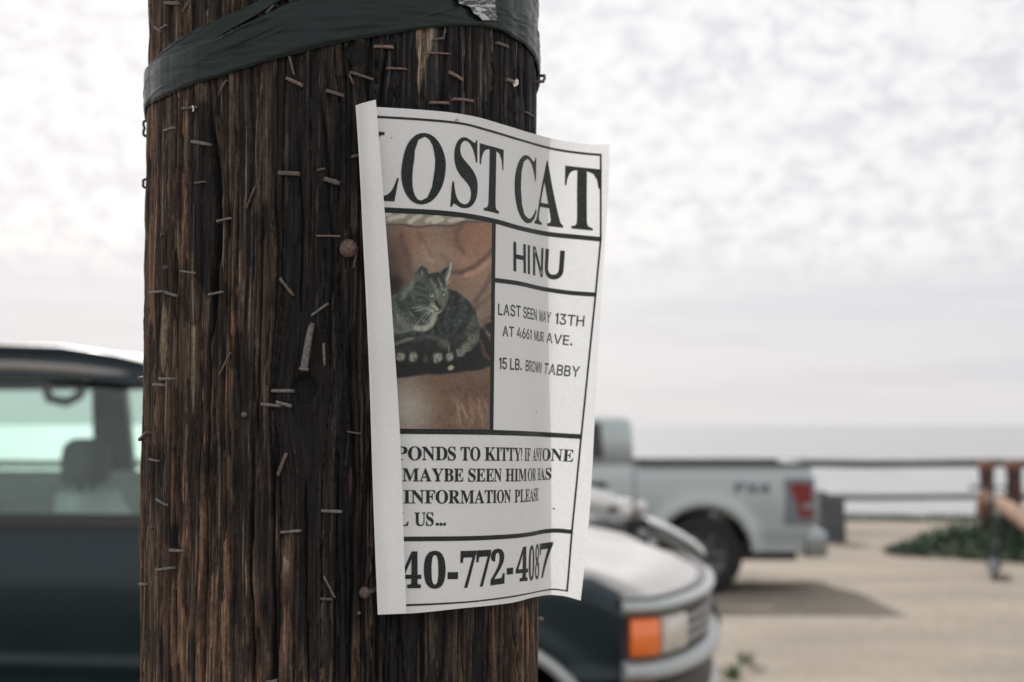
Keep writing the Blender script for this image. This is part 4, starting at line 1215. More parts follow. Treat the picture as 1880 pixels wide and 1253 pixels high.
def letters(name, font, words, v_top, v_bot, fat=0.0, gap=42, cap=None, ygain=None):
    """Prints words, each (text, first pixel column, last pixel column) as measured along the line."""
    cap = cap or (455 if font == 'S' else 509)
    bm = bmesh.new()
    vm = (v_top + v_bot) / 2
    for text, xa, xb in words:
        ua, ub = u_at(xa, vm), u_at(xb, vm)
        pen = 0.0; items = []
        for ch in text:
            G = FONT[font][ch]
            xs = [p[0] for l in G for p in l]
            items.append((G, pen - min(xs)))
            pen += max(xs) - min(xs) + gap
        pen -= gap
        k = (ub - ua) / pen
        for G, off in items:
            orient = 1 if area(max(G, key=lambda l: abs(area(l)))) > 0 else -1
            ls = [fatten(l, fat * orient) for l in G] if fat else G
            us = [[(ua + (p[0] + off) * k, v_bot - (p[1] / cap) * (v_bot - v_top)) for p in l] for l in ls]
            flat = []; ed = []
            for l in us:
                b0 = len(flat)
                flat += [Vector((p[0] * 10, p[1])) for p in l]
                ed += [(b0 + i, b0 + (i + 1) % len(l)) for i in range(len(l))]
            vo, eo, fo, *_ = geometry.delaunay_2d_cdt(flat, ed, [], 2, 1e-7)
            # keep the triangles that lie inside an odd number of outlines
            vv = [bm.verts.new((p.x / 10, p.y, 0)) for p in vo]
            for f in fo:
                cx = sum(vo[i].x for i in f) / len(f) / 10; cy = sum(vo[i].y for i in f) / len(f)
                c_ = 0
                for l in us:
                    c_ += int(in_poly(np.array([cx]), np.array([cy]), l)[0])
                if c_ % 2 == 1:
                    try: bm.faces.new([vv[i] for i in f])
                    except ValueError: pass
    bmesh.ops.delete(bm, geom=[v for v in bm.verts if not v.link_faces], context='VERTS')
    us_ = [v.co.x for v in bm.verts]; vs_ = [v.co.y for v in bm.verts]
    for uc in np.arange(min(us_), max(us_), 0.0008)[1:]:
        bmesh.ops.bisect_plane(bm, geom=bm.verts[:] + bm.edges[:] + bm.faces[:], plane_co=(uc, 0, 0), plane_no=(1, 0, 0), dist=1e-7)
    for vc in np.arange(min(vs_), max(vs_), 0.010)[1:]:
        bmesh.ops.bisect_plane(bm, geom=bm.verts[:] + bm.edges[:] + bm.faces[:], plane_co=(0, vc, 0), plane_no=(0, 1, 0), dist=1e-7)
    bm.verts.ensure_lookup_table()
    u_ = np.array([v.co.x for v in bm.verts]); v_ = np.array([v.co.y for v in bm.verts])
    P_ = to3(x_of(u_, v_), v_, 0.00028)
    for v, p in zip(bm.verts, P_):
        v.co = Vector(p)
    me = bpy.data.meshes.new(name)
    bm.to_mesh(me); bm.free()
    return link(name, me, ink, flyer)


letters('headline_lettering', 'S', [('L', 666, 734), ('O', 737.5, 818), ('S', 832, 878), ('T', 880, 924), ('C', 945, 985), ('A', 980.5, 1034), ('T', 1037, 1102)], v_at(775, 247.5), v_at(775, 372.5), fat=1)
letters('name_lettering', 'I', [('H', 943.5, 965), ('I', 969.6, 972.6), ('N', 979.2, 996.6), ('U', 1001.5, 1034)], v_at(946, 446), v_at(946, 497), fat=14)
letters('detail_lettering', 'I', [('LAST', 915, 956), ('SEEN', 961, 985.5), ('MAY', 990.5, 1011.5), ('13TH', 1020, 1072.5)], v_at(917, 558), v_at(917, 578.5), fat=9, gap=85)
letters('detail_lettering', 'I', [('AT', 923, 943.5), ('4661', 949.3, 976), ('MUIR', 981, 998.5), ('AVE.', 1004, 1051)], v_at(925, 599), v_at(925, 617.5), fat=9, gap=85)
letters('detail_lettering', 'I', [('15', 917, 930.5), ('LB.', 937, 958), ('BROWN', 965.5, 994), ('TABBY', 999.5, 1064)], v_at(918, 657), v_at(918, 677.5), fat=9, gap=85)
letters('message_lettering', 'S', [('PONDS', 727, 837), ('TO', 846, 882), ('KITTY!', 890, 959), ('IF', 963.5, 974), ('ANYONE', 978, 1053)], v_at(760, 820.5), v_at(760, 845), gap=22, fat=5)
letters('message_lettering', 'S', [('MAYBE', 739, 851), ('SEEN', 860, 921), ('HIM', 928.5, 967), ('OR', 969, 984), ('HAS', 987, 1012.5)], v_at(760, 860.5), v_at(760, 884), gap=22, fat=5)
letters('message_lettering', 'S', [('INFORMATION', 741, 938), ('PLEASE', 945, 988.5)], v_at(760, 900.5), v_at(760, 924.5), gap=22, fat=5)
letters('message_lettering', 'S', [('L', 730, 750), ('US', 761, 796), ('...', 800, 819)], v_at(770, 941.5), v_at(770, 965.5), gap=22, fat=5)
letters('phone_lettering', 'S', [('4', 737, 773), ('0', 779, 817.5), ('-', 822.5, 840.5), ('7', 846, 873.5), ('7', 875, 901), ('2', 901.5, 926.5), ('-', 931, 942), ('4', 947.5, 969.5), ('0', 971, 981), ('8', 982.5, 990), ('7', 991, 1013)], v_at(790, 1013), v_at(790, 1079.5), cap=483, fat=7)

# ---- the printed picture: a grey tabby on a brown leather sofa, painted point by point
PXs = np.arange(690, 904.6, 0.8); PYs = np.arange(386, 796.1, 0.8)
X, Y = np.meshgrid(PXs, PYs)
wob = lambda s, k, seed: (fbm(X / s, Y / s, seed, 3) - 0.5) * 2 * k
Xw = X + wob(14, 2.2, 601); Yw = Y + wob(14, 2.2, 602)
I3 = lambda *c: np.array(c, float)
img = np.zeros(X.shape + (3,)) + I3(112, 92, 77)


def soften(a, n):
    for _ in range(n):
        p_ = np.pad(a, ((1, 1), (1, 1), (0, 0)), 'edge')
        a = (p_[:-2, 1:-1] + p_[2:, 1:-1] + p_[1:-1, :-2] + p_[1:-1, 2:] + 2 * p_[1:-1, 1:-1]) / 6
    return a


def lay(mask, colr):
    global img
    m_ = np.clip(mask, 0, 1)[..., None]
    img = img * (1 - m_) + np.asarray(colr, float) * m_


def blob(x, y, rx, ry, ang=0, soft=0.5):
    c_, s_ = math.cos(R_(ang)), math.sin(R_(ang))
    dx, dy = Xw - x, Yw - y
    r = np.hypot((dx * c_ + dy * s_) / rx, (-dx * s_ + dy * c_) / ry)
    return 1 - sstep(1 - soft, 1 + soft, r)


def stroke(pts, w, soft=1.0, taper=False):
    d = np.full(X.shape, 1e9)
    n = len(pts) - 1
    for i in range(n):
        (x1, y1), (x2, y2) = pts[i], pts[i + 1]
        vx, vy = x2 - x1, y2 - y1
        t_ = np.clip(((X - x1) * vx + (Y - y1) * vy) / (vx * vx + vy * vy + 1e-9), 0, 1)
        dd = np.hypot(X - x1 - t_ * vx, Y - y1 - t_ * vy)
        if taper:
            dd = dd + w * 0.8 * ((i + t_) / n)
        d = np.minimum(d, dd)
    return 1 - sstep(w, w + soft, d)


def shape(pts, soft=1.5, rough=True):
    return soft_poly(Xw if rough else X, Yw if rough else Y, pts, soft)


# sofa back
img += ((fbm(X / 40, Y / 40, 611, 4) - .5) * 44)[..., None] * I3(1, .9, .8)
lay(blob(800, 470, 45, 40, 0, .9) * .5, (142, 122, 104)); lay(blob(880, 440, 42, 60, 20, .9) * .6, (158, 98, 68))
lay(blob(868, 520, 42, 46, 0, .8) * .5, (150, 120, 96)); lay(blob(760, 440, 40, 26, 0, .8) * .5, (150, 104, 78))
lay(blob(722, 500, 18, 60, -8, .8) * .75, (66, 48, 44)); lay(blob(742, 462, 12, 40, -15, .8) * .5, (92, 62, 52))
lay(blob(716, 524, 22, 18, 0, .6) * .85, (34, 30, 34))
lay(shape([(690, 384), (910, 396), (910, 410), (860, 408), (820, 414), (770, 416), (735, 412), (690, 414)], 3) * .92, (128, 122, 104))
for x1, y1, x2, y2 in ((715, 402, 742, 396), (752, 408, 772, 396), (784, 406, 806, 397), (796, 410, 812, 403), (826, 406, 850, 402), (700, 396, 716, 392)):
    lay(stroke([(x1, y1), (x2, y2)], 1.4, 5) * .6, (190, 192, 180))
lay(stroke([(690, 413), (735, 412), (765, 418), (800, 414), (830, 416), (850, 409), (905, 408)], .8, 2) * .7, (66, 56, 50))
for pts, w, a in (([(848, 414), (838, 430), (840, 450), (852, 466)], 2, .5), ([(905, 458), (890, 476), (868, 494), (846, 502), (828, 500)], 1.6, .75), ([(770, 430), (782, 456), (790, 474)], 3, .3),
                  ([(905, 500), (890, 530), (872, 556)], 1.2, .6), ([(905, 540), (888, 556), (874, 566)], 1.0, .5), ([(812, 470), (830, 490), (850, 500)], 3, .25), ([(735, 430), (748, 470), (752, 500)], 4, .35), ([(905, 582), (885, 592)], 2, .5)):
    lay(stroke(pts, w * .5, 7) * a * .8, (74, 50, 42))
lay(stroke([(856, 506), (876, 500), (900, 478)], 2.5, 6) * .4, (186, 140, 106)); lay(stroke([(790, 478), (784, 470), (776, 452)], 2, 5) * .35, (180, 146, 120))
# sofa seat
seat = shape([(680, 690), (760, 690), (840, 684), (910, 674), (910, 800), (680, 800)], 3)
lay(seat, (98, 74, 58))
lay(seat * (fbm(X / 26, Y / 14, 621, 3) * .6), (126, 98, 76))
lay(blob(742, 750, 42, 52, -20, .9) * .9, (146, 142, 130)); lay(blob(890, 720, 50, 24, 0, .9) * .5, (92, 58, 46))
for i in range(60):
    x0 = rs.uniform(838, 902); y0 = rs.uniform(748, 794)
    lay(stroke([(x0, y0), (x0 - rs.uniform(0, 5), y0 - rs.uniform(8, 16)), (x0 - rs.uniform(3, 13), y0 - rs.uniform(17, 32))], .25, 1.0, True) * rs.uniform(.1, .5), (176, 146, 112))
# dark throw under the cat
lay(shape([(700, 634), (760, 640), (850, 640), (884, 600), (905, 590), (905, 672), (880, 680), (820, 686), (760, 690), (700, 696)], 3), (22, 24, 24))
lay(stroke([(884, 628), (890, 652), (902, 662)], 1.6, 3) * .5, (140, 84, 62)); lay(stroke([(882, 594), (892, 608), (904, 634)], 1.5, 2) * .5, (126, 92, 70)); lay(stroke([(894, 610), (902, 618)], 1.0, 2) * .6, (150, 140, 120))
# body with its stripes
furl = fbm(X / 3.2, Y / 3.2, 631, 3)
body = shape([(716, 560), (730, 548), (760, 545), (800, 552), (824, 530), (842, 540), (858, 552), (871, 570), (879, 592), (881, 616), (872, 640), (850, 652), (800, 655), (760, 652), (700, 654), (700, 560)], 2)
lay(body, (44, 54, 50))
ang = np.arctan2(Yw - 640, Xw - 815); rad = np.hypot(Xw - 815, (Yw - 640) * 1.05)
strp = np.sin(ang * 17 + rad * 0.03 + 4.0 * fbm(X / 22, Y / 22, 641, 3))
lay(body * sstep(-.1, .7, strp) * sstep(20, 45, rad) * .8, (24, 29, 28))
lay(body * sstep(.55, .75, furl) * .4, (116, 122, 108)); lay(body * sstep(.55, .25, furl) * .35, (26, 30, 30))
lay(body * blob(800, 640, 60, 18, 0, .7) * .7, (28, 32, 32))
lay(body * blob(870, 600, 12, 30, 10, .8) * .3, (116, 122, 104))
# chest and neck
chest = shape([(700, 552), (728, 540), (744, 520), (760, 520), (800, 578), (798, 596), (784, 606), (762, 610), (744, 612), (700, 618)], 2)
lay(chest, (70, 80, 73))
for pts, w in (([(734, 548), (740, 570), (750, 586), (770, 592)], 5), ([(752, 548), (756, 566), (766, 578), (784, 584)], 3.5), ([(716, 572), (722, 590), (736, 604)], 3)):
    lay(chest * stroke(pts, w, 4) * .75, (36, 43, 41))
lay(chest * sstep(.45, .7, furl) * .22, (140, 146, 130)); lay(chest * blob(732, 596, 26, 20, 20, .8) * .45, (128, 134, 118)); lay(chest * blob(752, 545, 16, 26, 10, .8) * .5, (56, 66, 60)); lay(stroke([(764, 602), (780, 604), (792, 596), (798, 582)], 3, 4) * .75, (158, 164, 142))
for i in range(60):
    x0 = rs.uniform(716, 795); y0 = 560 + (x0 - 716) * .35 + rs.uniform(0, 44)
    lay(chest * stroke([(x0, y0), (x0 + rs.uniform(1, 5), y0 + rs.uniform(4, 9))], .3, .9) * rs.uniform(.1, .35), (166, 172, 152) if rs.random() < .5 else (30, 36, 34))
lay(stroke([(700, 638), (722, 634), (740, 626), (756, 622)], 1.6, 3) * .6, (128, 134, 118)); lay(stroke([(758, 622), (790, 618), (820, 630)], 2, 4) * .35, (104, 108, 98))
lay(blob(816, 632, 10, 8, 0, .6) * .5, (112, 108, 92)); lay(stroke([(824, 636), (824, 645)], .8, 1.5) * .6, (150, 146, 124))
# paws and the ringed tail
for x, y, rx, ry, c_ in ((736, 656, 9.5, 8, (138, 142, 122)), (758, 656, 10, 8, (134, 138, 118)), (781, 662, 5, 6, (70, 74, 66)), (802, 657, 11.5, 9, (138, 146, 132)), (826, 655, 10.5, 8, (132, 142, 128)), (844, 648, 10, 8, (116, 130, 118)), (857, 638, 10, 9, (104, 114, 100)), (869, 624, 10, 10, (104, 110, 94)), (828, 676, 6, 4.5, (168, 158, 128))):
    m_ = blob(x, y, rx, ry, -20, .35)
    lay(m_ * .95, c_); lay(m_ * sstep(.5, .7, fbm(X / 2.2, Y / 2.2, int(x), 2)) * .6, (40, 46, 44))
for x in (747, 769, 791, 815, 835): lay(stroke([(x, 648), (x + 2, 666)], 2.2, 3) * .75, (20, 24, 24))
# head
head = shape([(757, 516), (763, 498), (776, 506), (788, 503), (806, 500), (817, 512), (821, 528), (822, 545), (819, 560), (812, 573), (802, 578), (790, 572), (774, 566), (760, 556), (753, 536)], 1.6)
earL = shape([(757, 520), (762, 500), (768, 490), (776, 485.5), (782, 490), (787, 505), (778, 512)], 1.2, False); earR = shape([(806, 503), (816, 492), (828, 483.5), (826, 500), (819, 520), (812, 514)], 1.2, False)
lay(earR, (96, 108, 98)); lay(shape([(806, 503), (818, 492), (824, 489), (815, 512)], 1.5, False) * .9, (30, 36, 38)); lay(stroke([(828, 484), (826, 500), (819, 518)], .7, 1.2) * .8, (186, 196, 176))
lay(earL, (48, 56, 54)); lay(stroke([(763, 502), (769, 490), (776, 486.5), (782, 491)], .7, 1.4) * .6, (140, 150, 136)); lay(shape([(770, 496), (777, 492), (781, 502), (774, 512)], 2, False) * .7, (74, 80, 74)); lay(stroke([(775, 500), (775, 518)], .7, 1.2) * .7, (160, 168, 150))
lay(head, (82, 91, 82)); lay(head * sstep(.45, .75, furl) * .4, (122, 130, 116)); lay(head * sstep(.5, .2, furl) * .4, (46, 54, 50))
lay(head * blob(772, 534, 19, 26, 10, .8) * .7, (62, 71, 66)); lay(head * blob(796, 508, 16, 12, 10, .7) * .8, (40, 47, 46))
for pts in ([(787, 504), (794, 518), (803, 528)], [(794, 500), (801, 514), (807, 526)], [(801, 500), (808, 514), (812, 527)], [(808, 504), (814, 516), (816, 528)], [(765, 532), (776, 536), (786, 538)], [(768, 546), (780, 548), (788, 556)], [(766, 556), (778, 556), (786, 560)], [(760, 524), (768, 520), (778, 524)]):
    lay(head * stroke(pts, .9, 2.4) * .5, (28, 34, 34))
for pts in ([(799, 524), (802, 534), (803, 546)], [(810, 522), (812, 532)], [(790, 512), (797, 524)], [(817, 530), (820, 540)], [(805, 512), (810, 524)]):
    lay(head * stroke(pts, .8, 2.4) * .45, (150, 160, 142))
lay(head * blob(800, 571, 11, 7, 15, .6) * .85, (166, 172, 152)); lay(head * blob(795, 564, 9, 7, 10, .6) * .55, (140, 148, 130))
lay(head * shape([(803, 548), (810, 552), (813, 562), (808, 567), (803, 560)], 1.6, False) * .85, (98, 92, 80)); lay(stroke([(800, 553), (804, 562), (808, 566)], 1.3, 1.8) * .85, (26, 26, 27)); lay(shape([(804, 560), (812, 561), (810, 567), (807, 567)], 1, False) * .7, (46, 40, 38))
lay(stroke([(808, 567), (806, 572), (797, 573)], .6, 1.0) * .75, (38, 38, 36))
for k in range(4): lay(stroke([(787 + k * 3, 563 + k * 2.2), (796 + k * 2, 566 + k * 1.8)], .4, .9) * .55, (58, 60, 56))
img = soften(img, 4)
for ex, ey, rx, ry in ((793.0, 543.5, 4.4, 3.5), (815.2, 541.8, 2.9, 3.7)):
    m_ = 1 - sstep(.85, 1.15, np.hypot((X - ex) / (rx + 1.8), (Y - ey) / (ry + 1.6)))
    lay(m_ * .8, (20, 24, 24))
    m_ = 1 - sstep(.75, 1.25, np.hypot((X - ex) / rx, (Y - ey) / ry)); lay(m_ * .9, (158, 174, 150))
    m_ = 1 - sstep(.7, 1.2, np.hypot((X - ex) / (rx * .36), (Y - ey + .3) / (ry * .66))); lay(m_, (22, 26, 26))
    m_ = 1 - sstep(.6, 1.2, np.hypot((X - ex - .8) / 1.0, (Y - ey + 2) / 1.0)); lay(m_ * .5, (210, 216, 200))
for pts in ([(789, 570), (778, 580), (766, 594)], [(791, 572), (783, 582), (775, 592)], [(786, 568), (774, 568), (762, 572)], [(796, 575), (788, 586), (782, 592)], [(786, 566), (772, 564), (756, 566)], [(818, 524), (826, 516)]):
    lay(stroke(pts, .22, .9) * .55, (190, 198, 182))
lay(stroke([(757, 520), (752, 530), (744, 536), (738, 548)], 2.0, 5) * .4, (140, 148, 130))
img = soften(img, 1)
grey_ = img.mean(2, keepdims=True)
img = grey_ + (img - grey_) * 0.74
img += (rngp.normal(0, 8, X.shape) + (fbm(X / 5, Y / 5, 661, 2) - .5) * 12)[..., None]
img = np.clip(img, 4, 245) / 255.0
imgl = np.where(img <= 0.04045, img / 12.92, ((img + 0.055) / 1.055) ** 2.4)
pm, t, b = new_mat('printed_picture')
att = nd(t, 'ShaderNodeAttribute', attribute_name='tint')
t.links.new(att.outputs['Color'], b.inputs['Base Color'])
b.inputs['Roughness'].default_value = 0.5
b.inputs['Specular IOR Level'].default_value = 0.3
vr = np.linspace(.2075, .6365, len(PYs))
xn = (X - PXs[0]) / (PXs[-1] - PXs[0])
# picture rows follow the page, columns run from under the folded strip to the divider
VV = np.array([[v_at(x, y) for x in (690, 760, 830, 904)] for y in PYs[::12]])
VG = np.stack([np.interp(PYs, PYs[::12], VV[:, k]) for k in range(4)], 1)
VG = np.stack([np.interp(PXs, (690, 760, 830, 904), VG[i]) for i in range(len(PYs))])
XG = np.minimum(X, XD_V(VG) - 2.0)
grid_mesh('printed_photo', to3(XG, np.clip(VG, .2045, .640), 0.00018), pm, flyer, imgl ** 1.08 / 0.74)

# a small orange spot and specks on the paper
for x, y, r, m_ in ((1017, 934.5, 2.2, (0.70, 0.22, 0.05)), (839, 221, 4.2, (0.50, 0.36, 0.24)), (985, 756, 1.1, (0.08, 0.08, 0.08)), (719, 253, 1.2, (0.03, 0.04, 0.04))):
    v0 = v_at(x, y)
    k = np.linspace(0, 2 * math.pi, 16)[:-1]
    rr = r * (0.75 + 0.5 * vnoise(k * 2, 0 * k, int(x)))
    xs_ = x + rr * np.cos(k); ys_ = y + rr * np.sin(k) * .8
    P_ = np.array([to3(np.array([a_]), np.array([v_at(a_, b_)]), .0003)[0] for a_, b_ in zip(xs_, ys_)])
    raw_mesh('paper_stain', P_, [tuple(range(len(k)))], simple('stain', m_, .8), flyer)

# ------------------------------------------------------------------ ground, sea
def gz(y):
    y = np.asarray(y, float)
    z = -0.19 * sstep(5.5, 13.0, y) - 0.10 * sstep(14.0, 25.0, y)
    return z - 22.0 * sstep(27.6, 40.0, y)


gy = np.concatenate([np.linspace(-60, 0, 13), np.linspace(0.5, 27.5, 160), np.linspace(27.6, 42, 40), [60, 200]])
gxs = np.concatenate([np.linspace(-120, -14, 20), np.linspace(-13.5, 13.5, 170), np.linspace(14, 120, 20)])
GX, GY = np.meshgrid(gxs, gy)
GYw = GY + 1.2 * (vnoise(GX * .35, 0 * GX, 702) - .5) * sstep(24, 30, GY)
GZ = gz(GYw) + 0.03 * (fbm(GX * .5, GY * .5, 700, 3) - 0.5) * sstep(7, 9, GY) + 0.012 * (fbm(GX * 3, GY * 3, 701, 3) - .5)
GZ = GZ + 0.05 * (1 - sstep(-1, 1, GY)) * 0
sand, t, b = new_mat('sandy_gravel')
co = nd(t, 'ShaderNodeTexCoord')
na = nd(t, 'ShaderNodeTexNoise', i_Scale=0.55, i_Detail=5.0, i_Roughness=0.6)
nb = nd(t, 'ShaderNodeTexNoise', i_Scale=14.0, i_Detail=6.0, i_Roughness=0.7)
mp = nd(t, 'ShaderNodeMapping'); mp.inputs['Scale'].default_value = (0.6, 1.2, 1.0)
t.links.new(co.outputs['Object'], mp.inputs[0])
t.links.new(mp.outputs[0], na.inputs['Vector']); t.links.new(co.outputs['Object'], nb.inputs['Vector'])
c = mixc(t, mrange(t, na.outputs[0], 0.32, 0.68, 0, 1), (0.225, 0.200, 0.168), (0.325, 0.285, 0.238))
c = mixc(t, mrange(t, nb.outputs[0], 0.35, 0.70, 0, 0.6), c, (0.15, 0.122, 0.088))
t.links.new(c, b.inputs['Base Color']); b.inputs['Roughness'].default_value = 0.95
b.inputs['Specular IOR Level'].default_value = 0.1
bp = nd(t, 'ShaderNodeBump', i_Strength=0.4, i_Distance=0.02)
t.links.new(nb.outputs[0], bp.inputs['Height']); t.links.new(bp.outputs[0], b.inputs['Normal'])
tag(grid_mesh('ground', np.stack([GX, GY, GZ], -1), sand), kind='structure')

water, t, b = new_mat('sea_water')
b.inputs['Base Color'].default_value = (0.20, 0.215, 0.22, 1)
b.inputs['Roughness'].default_value = 0.32
b.inputs['IOR'].default_value = 1.33
co = nd(t, 'ShaderNodeTexCoord')
nw = nd(t, 'ShaderNodeTexNoise', i_Scale=0.12, i_Detail=6.0, i_Roughness=0.65)
mp = nd(t, 'ShaderNodeMapping'); mp.inputs['Scale'].default_value = (0.4, 1.0, 1.0)
t.links.new(co.outputs['Object'], mp.inputs[0]); t.links.new(mp.outputs[0], nw.inputs['Vector'])
bp = nd(t, 'ShaderNodeBump', i_Strength=0.8, i_Distance=1.2)
t.links.new(nw.outputs[0], bp.inputs['Height']); t.links.new(bp.outputs[0], b.inputs['Normal'])
c = mixc(t, mrange(t, nw.outputs[0], 0.50, 0.70, 0, 0.6), (0.225, 0.233, 0.235), (0.5, 0.5, 0.5))
t.links.new(c, b.inputs['Base Color'])
yy = np.concatenate([[30, 45, 60, 90], np.geomspace(130, 40000, 24)])
xx = np.linspace(-1, 1, 21)
SXg, SYg = np.meshgrid(xx, yy)
tag(grid_mesh('sea', np.stack([SXg * (SYg * 1.2 + 200), SYg, 0 * SXg - 18.0], -1), water), kind='structure')

# ------------------------------------------------------------------ low plants on the cliff edge
leafm, t, b = new_mat('ground_cover_leaves')
oi = nd(t, 'ShaderNodeTexCoord')
n = nd(t, 'ShaderNodeTexNoise', i_Scale=3.0, i_Detail=4.0)
n2 = nd(t, 'ShaderNodeTexNoise', i_Scale=40.0, i_Detail=2.0)
t.links.new(oi.outputs['Object'], n.inputs['Vector']); t.links.new(oi.outputs['Object'], n2.inputs['Vector'])
c = mixc(t, mrange(t, n.outputs[0], 0.35, 0.65, 0, 1), (0.018, 0.050, 0.022), (0.036, 0.082, 0.032))
c = mixc(t, mrange(t, n2.outputs[0], 0.45, 0.7, 0, .6), c, (0.05, 0.085, 0.035))
t.links.new(c, b.inputs['Base Color']); b.inputs['Roughness'].default_value = 0.55
rl = np.random.RandomState(21)


def leaf_heap(name, n, sampler, size, mat=leafm):
    """Thousands of small bent leaves; sampler(n) gives their roots."""
    p = sampler(n)
    n = len(p)
    az = rl.uniform(0, 2 * math.pi, n); el = rl.uniform(.1, 1.3, n); L = size * rl.uniform(.6, 1.4, n)
    d = np.stack([np.cos(az) * np.cos(el), np.sin(az) * np.cos(el), np.sin(el)], 1)
    s = np.stack([-np.sin(az), np.cos(az), 0 * az], 1)
    w = (L * rl.uniform(.16, .30, n))[:, None]
    m_ = p + d * L[:, None] * .5 + np.array([0, 0, .08]) * L[:, None]
    e = p + d * L[:, None]
    V = np.stack([p - s * w * .4, p + s * w * .4, m_ + s * w, e, m_ - s * w], 1).reshape(-1, 3)
    F = [(i * 5, i * 5 + 1, i * 5 + 2, i * 5 + 3, i * 5 + 4) for i in range(n)]
    return raw_mesh(name, V, F, mat)


def bush_top(x, y):
    """Height of the ground cover above the soil."""
    m1 = 0.42 * np.exp(-((x - 6.7) / 0.8) ** 2 - ((y - 19.6) / 1.1) ** 2)
    m2 = 0.62 * np.exp(-((x - 8.4) / 1.4) ** 2 - ((y - 20.2) / 1.7) ** 2)
    m3 = 0.20 * np.exp(-((x - 5.75) / 0.62) ** 2 - ((y - 19.5) / 0.55) ** 2)
    return (m1 + m2 + m3) * (0.75 + 0.5 * fbm(x * 2.2, y * 2.2, 801, 3)) - 0.04


def samp_bush(n):
    x = rl.uniform(3.9, 11.0, n); y = rl.uniform(17.2, 24.0, n)
    h = bush_top(x, y)
    k = h > 0.025
    x, y, h = x[k], y[k], h[k]
    return np.stack([x, y, gz(y) + h * rl.uniform(.25, 1.0, len(x)) ** .6], 1)


def samp_edge(n):
    x = rl.uniform(-2, 13, n); y = rl.uniform(26.9, 28.4, n)
    h = 0.14 * fbm(x * 1.1, y * 1.5, 811, 3)
    return np.stack([x, y, np.maximum(gz(y), -.6) + h * rl.uniform(0, 1, n)], 1)


tag(leaf_heap('ground_cover', 45000, samp_bush, 0.085), 'dark green mounded ground cover plants before the fence at the right', 'ground cover', kind='stuff')
tag(leaf_heap('cliff_edge_plants', 14000, samp_edge, 0.07), 'thin dark strip of low plants along the cliff edge behind the fence', 'ground cover', kind='stuff')


def weed(px, D, h, n, label, seed):
    r = random.Random(seed)
    X0 = (px - 940) / FPX * D
    g0 = float(gz(D))
    mb = MB()
    for i in range(n):
        a = r.uniform(0, 2 * math.pi); ln = h * r.uniform(.5, 1.1); lean = r.uniform(.15, 1.0) * h
        b0 = Vector((r.uniform(-.05, .05), r.uniform(-.05, .05), 0))
        tip = b0 + Vector((math.cos(a) * lean, math.sin(a) * lean, ln))
        mid = b0.lerp(tip, .5) + Vector((0, 0, ln * .18))
        s = Vector((-math.sin(a), math.cos(a), 0)) * h * .035
        mb.add([b0 - s * .5, b0 + s * .5, mid + s, tip, mid - s], [(0, 1, 2, 3, 4)])
    o = mb.build('weed', weedm); o.location = (X0, D, g0)
    return tag(o, label, 'weed')


weedm = simple('weed_leaves', (0.075, 0.115, 0.045), .6, var=.4, scale=12)
weed(1366, 9.9, .10, 60, 'green weed growing in the sand in front of the parked pickup shadow', 1)
weed(1338, 9.2, .10, 90, 'green weed low beside the bumper of the dark vehicle', 2)
weed(1385, 9.5, .05, 50, 'small spreading weed on the sand right of the bumper', 3)

# ------------------------------------------------------------------ fence along the cliff
oldwood = simple('grey_fence_timber', (0.075, 0.085, 0.078), .85, var=.35, scale=9)
redwood = simple('dark_red_timber', (0.045, 0.022, 0.020), .8, var=.4, scale=7, mottle=(0.11, 0.058, 0.045))
tanwood = simple('bare_tan_log', (0.25, 0.155, 0.108), .85, var=.35, scale=6)
FY = 25.0
fence = empty('rail_fence', (3.0, FY, float(gz(FY))), 0, 'low grey timber rail fence with two rails along the cliff edge', 'fence')
g0 = float(gz(FY))
for zt, r in ((EYE - 71 / FPX * FY - g0, .072), (EYE - 132 / FPX * FY - g0, .052)):
    x0, x1 = (-16.0, 14.0) if r > .06 else (-16.0, 14.0)
    mb = MB()
    seg = np.linspace(x0, x1, 28)
    mb.tube([(x - 3.0, 0.004 * math.sin(x * 5), zt + .012 * math.sin(x * 1.7)) for x in seg], [r * (1 + .06 * math.sin(x * 3.1)) for x in seg], 10)
    mb.build('rail', oldwood, fence)
for x in (-13.5, -9.2, -4.9, -0.6, 12.6):
    mb = MB().box((x - 3.0 - .09, .05, -.3), (x - 3.0 + .09, .22, .98), bev=.02)
    mb.build('post', oldwood, fence)

blockm = simple('rough_concrete', (0.085, 0.095, 0.095), .9, var=.3, scale=8, bump=.4)
D = 21.8
mb = MB()
gx0 = (1500 - 940) / FPX * D; gx1 = (1551 - 940) / FPX * D
zb = float(gz(D))
h1, h2 = .80, .64
w = gx1 - gx0
mb.prism([(0, -.1), (w, -.1), (w - .02, h2), (w * .55, h2 + .04), (w * .25, h1 - .02), (0.03, h1)], .34, lambda a, b_, c_: Vector((a, c_, b_)))
o = mb.build('concrete_block', blockm); o.location = (gx0, D, zb)
mod = o.modifiers.new('bevel', 'BEVEL'); mod.width = .025; mod.segments = 2
tag(o, 'squat grey concrete block with a sloping top behind the pickup tailgate', 'concrete block')


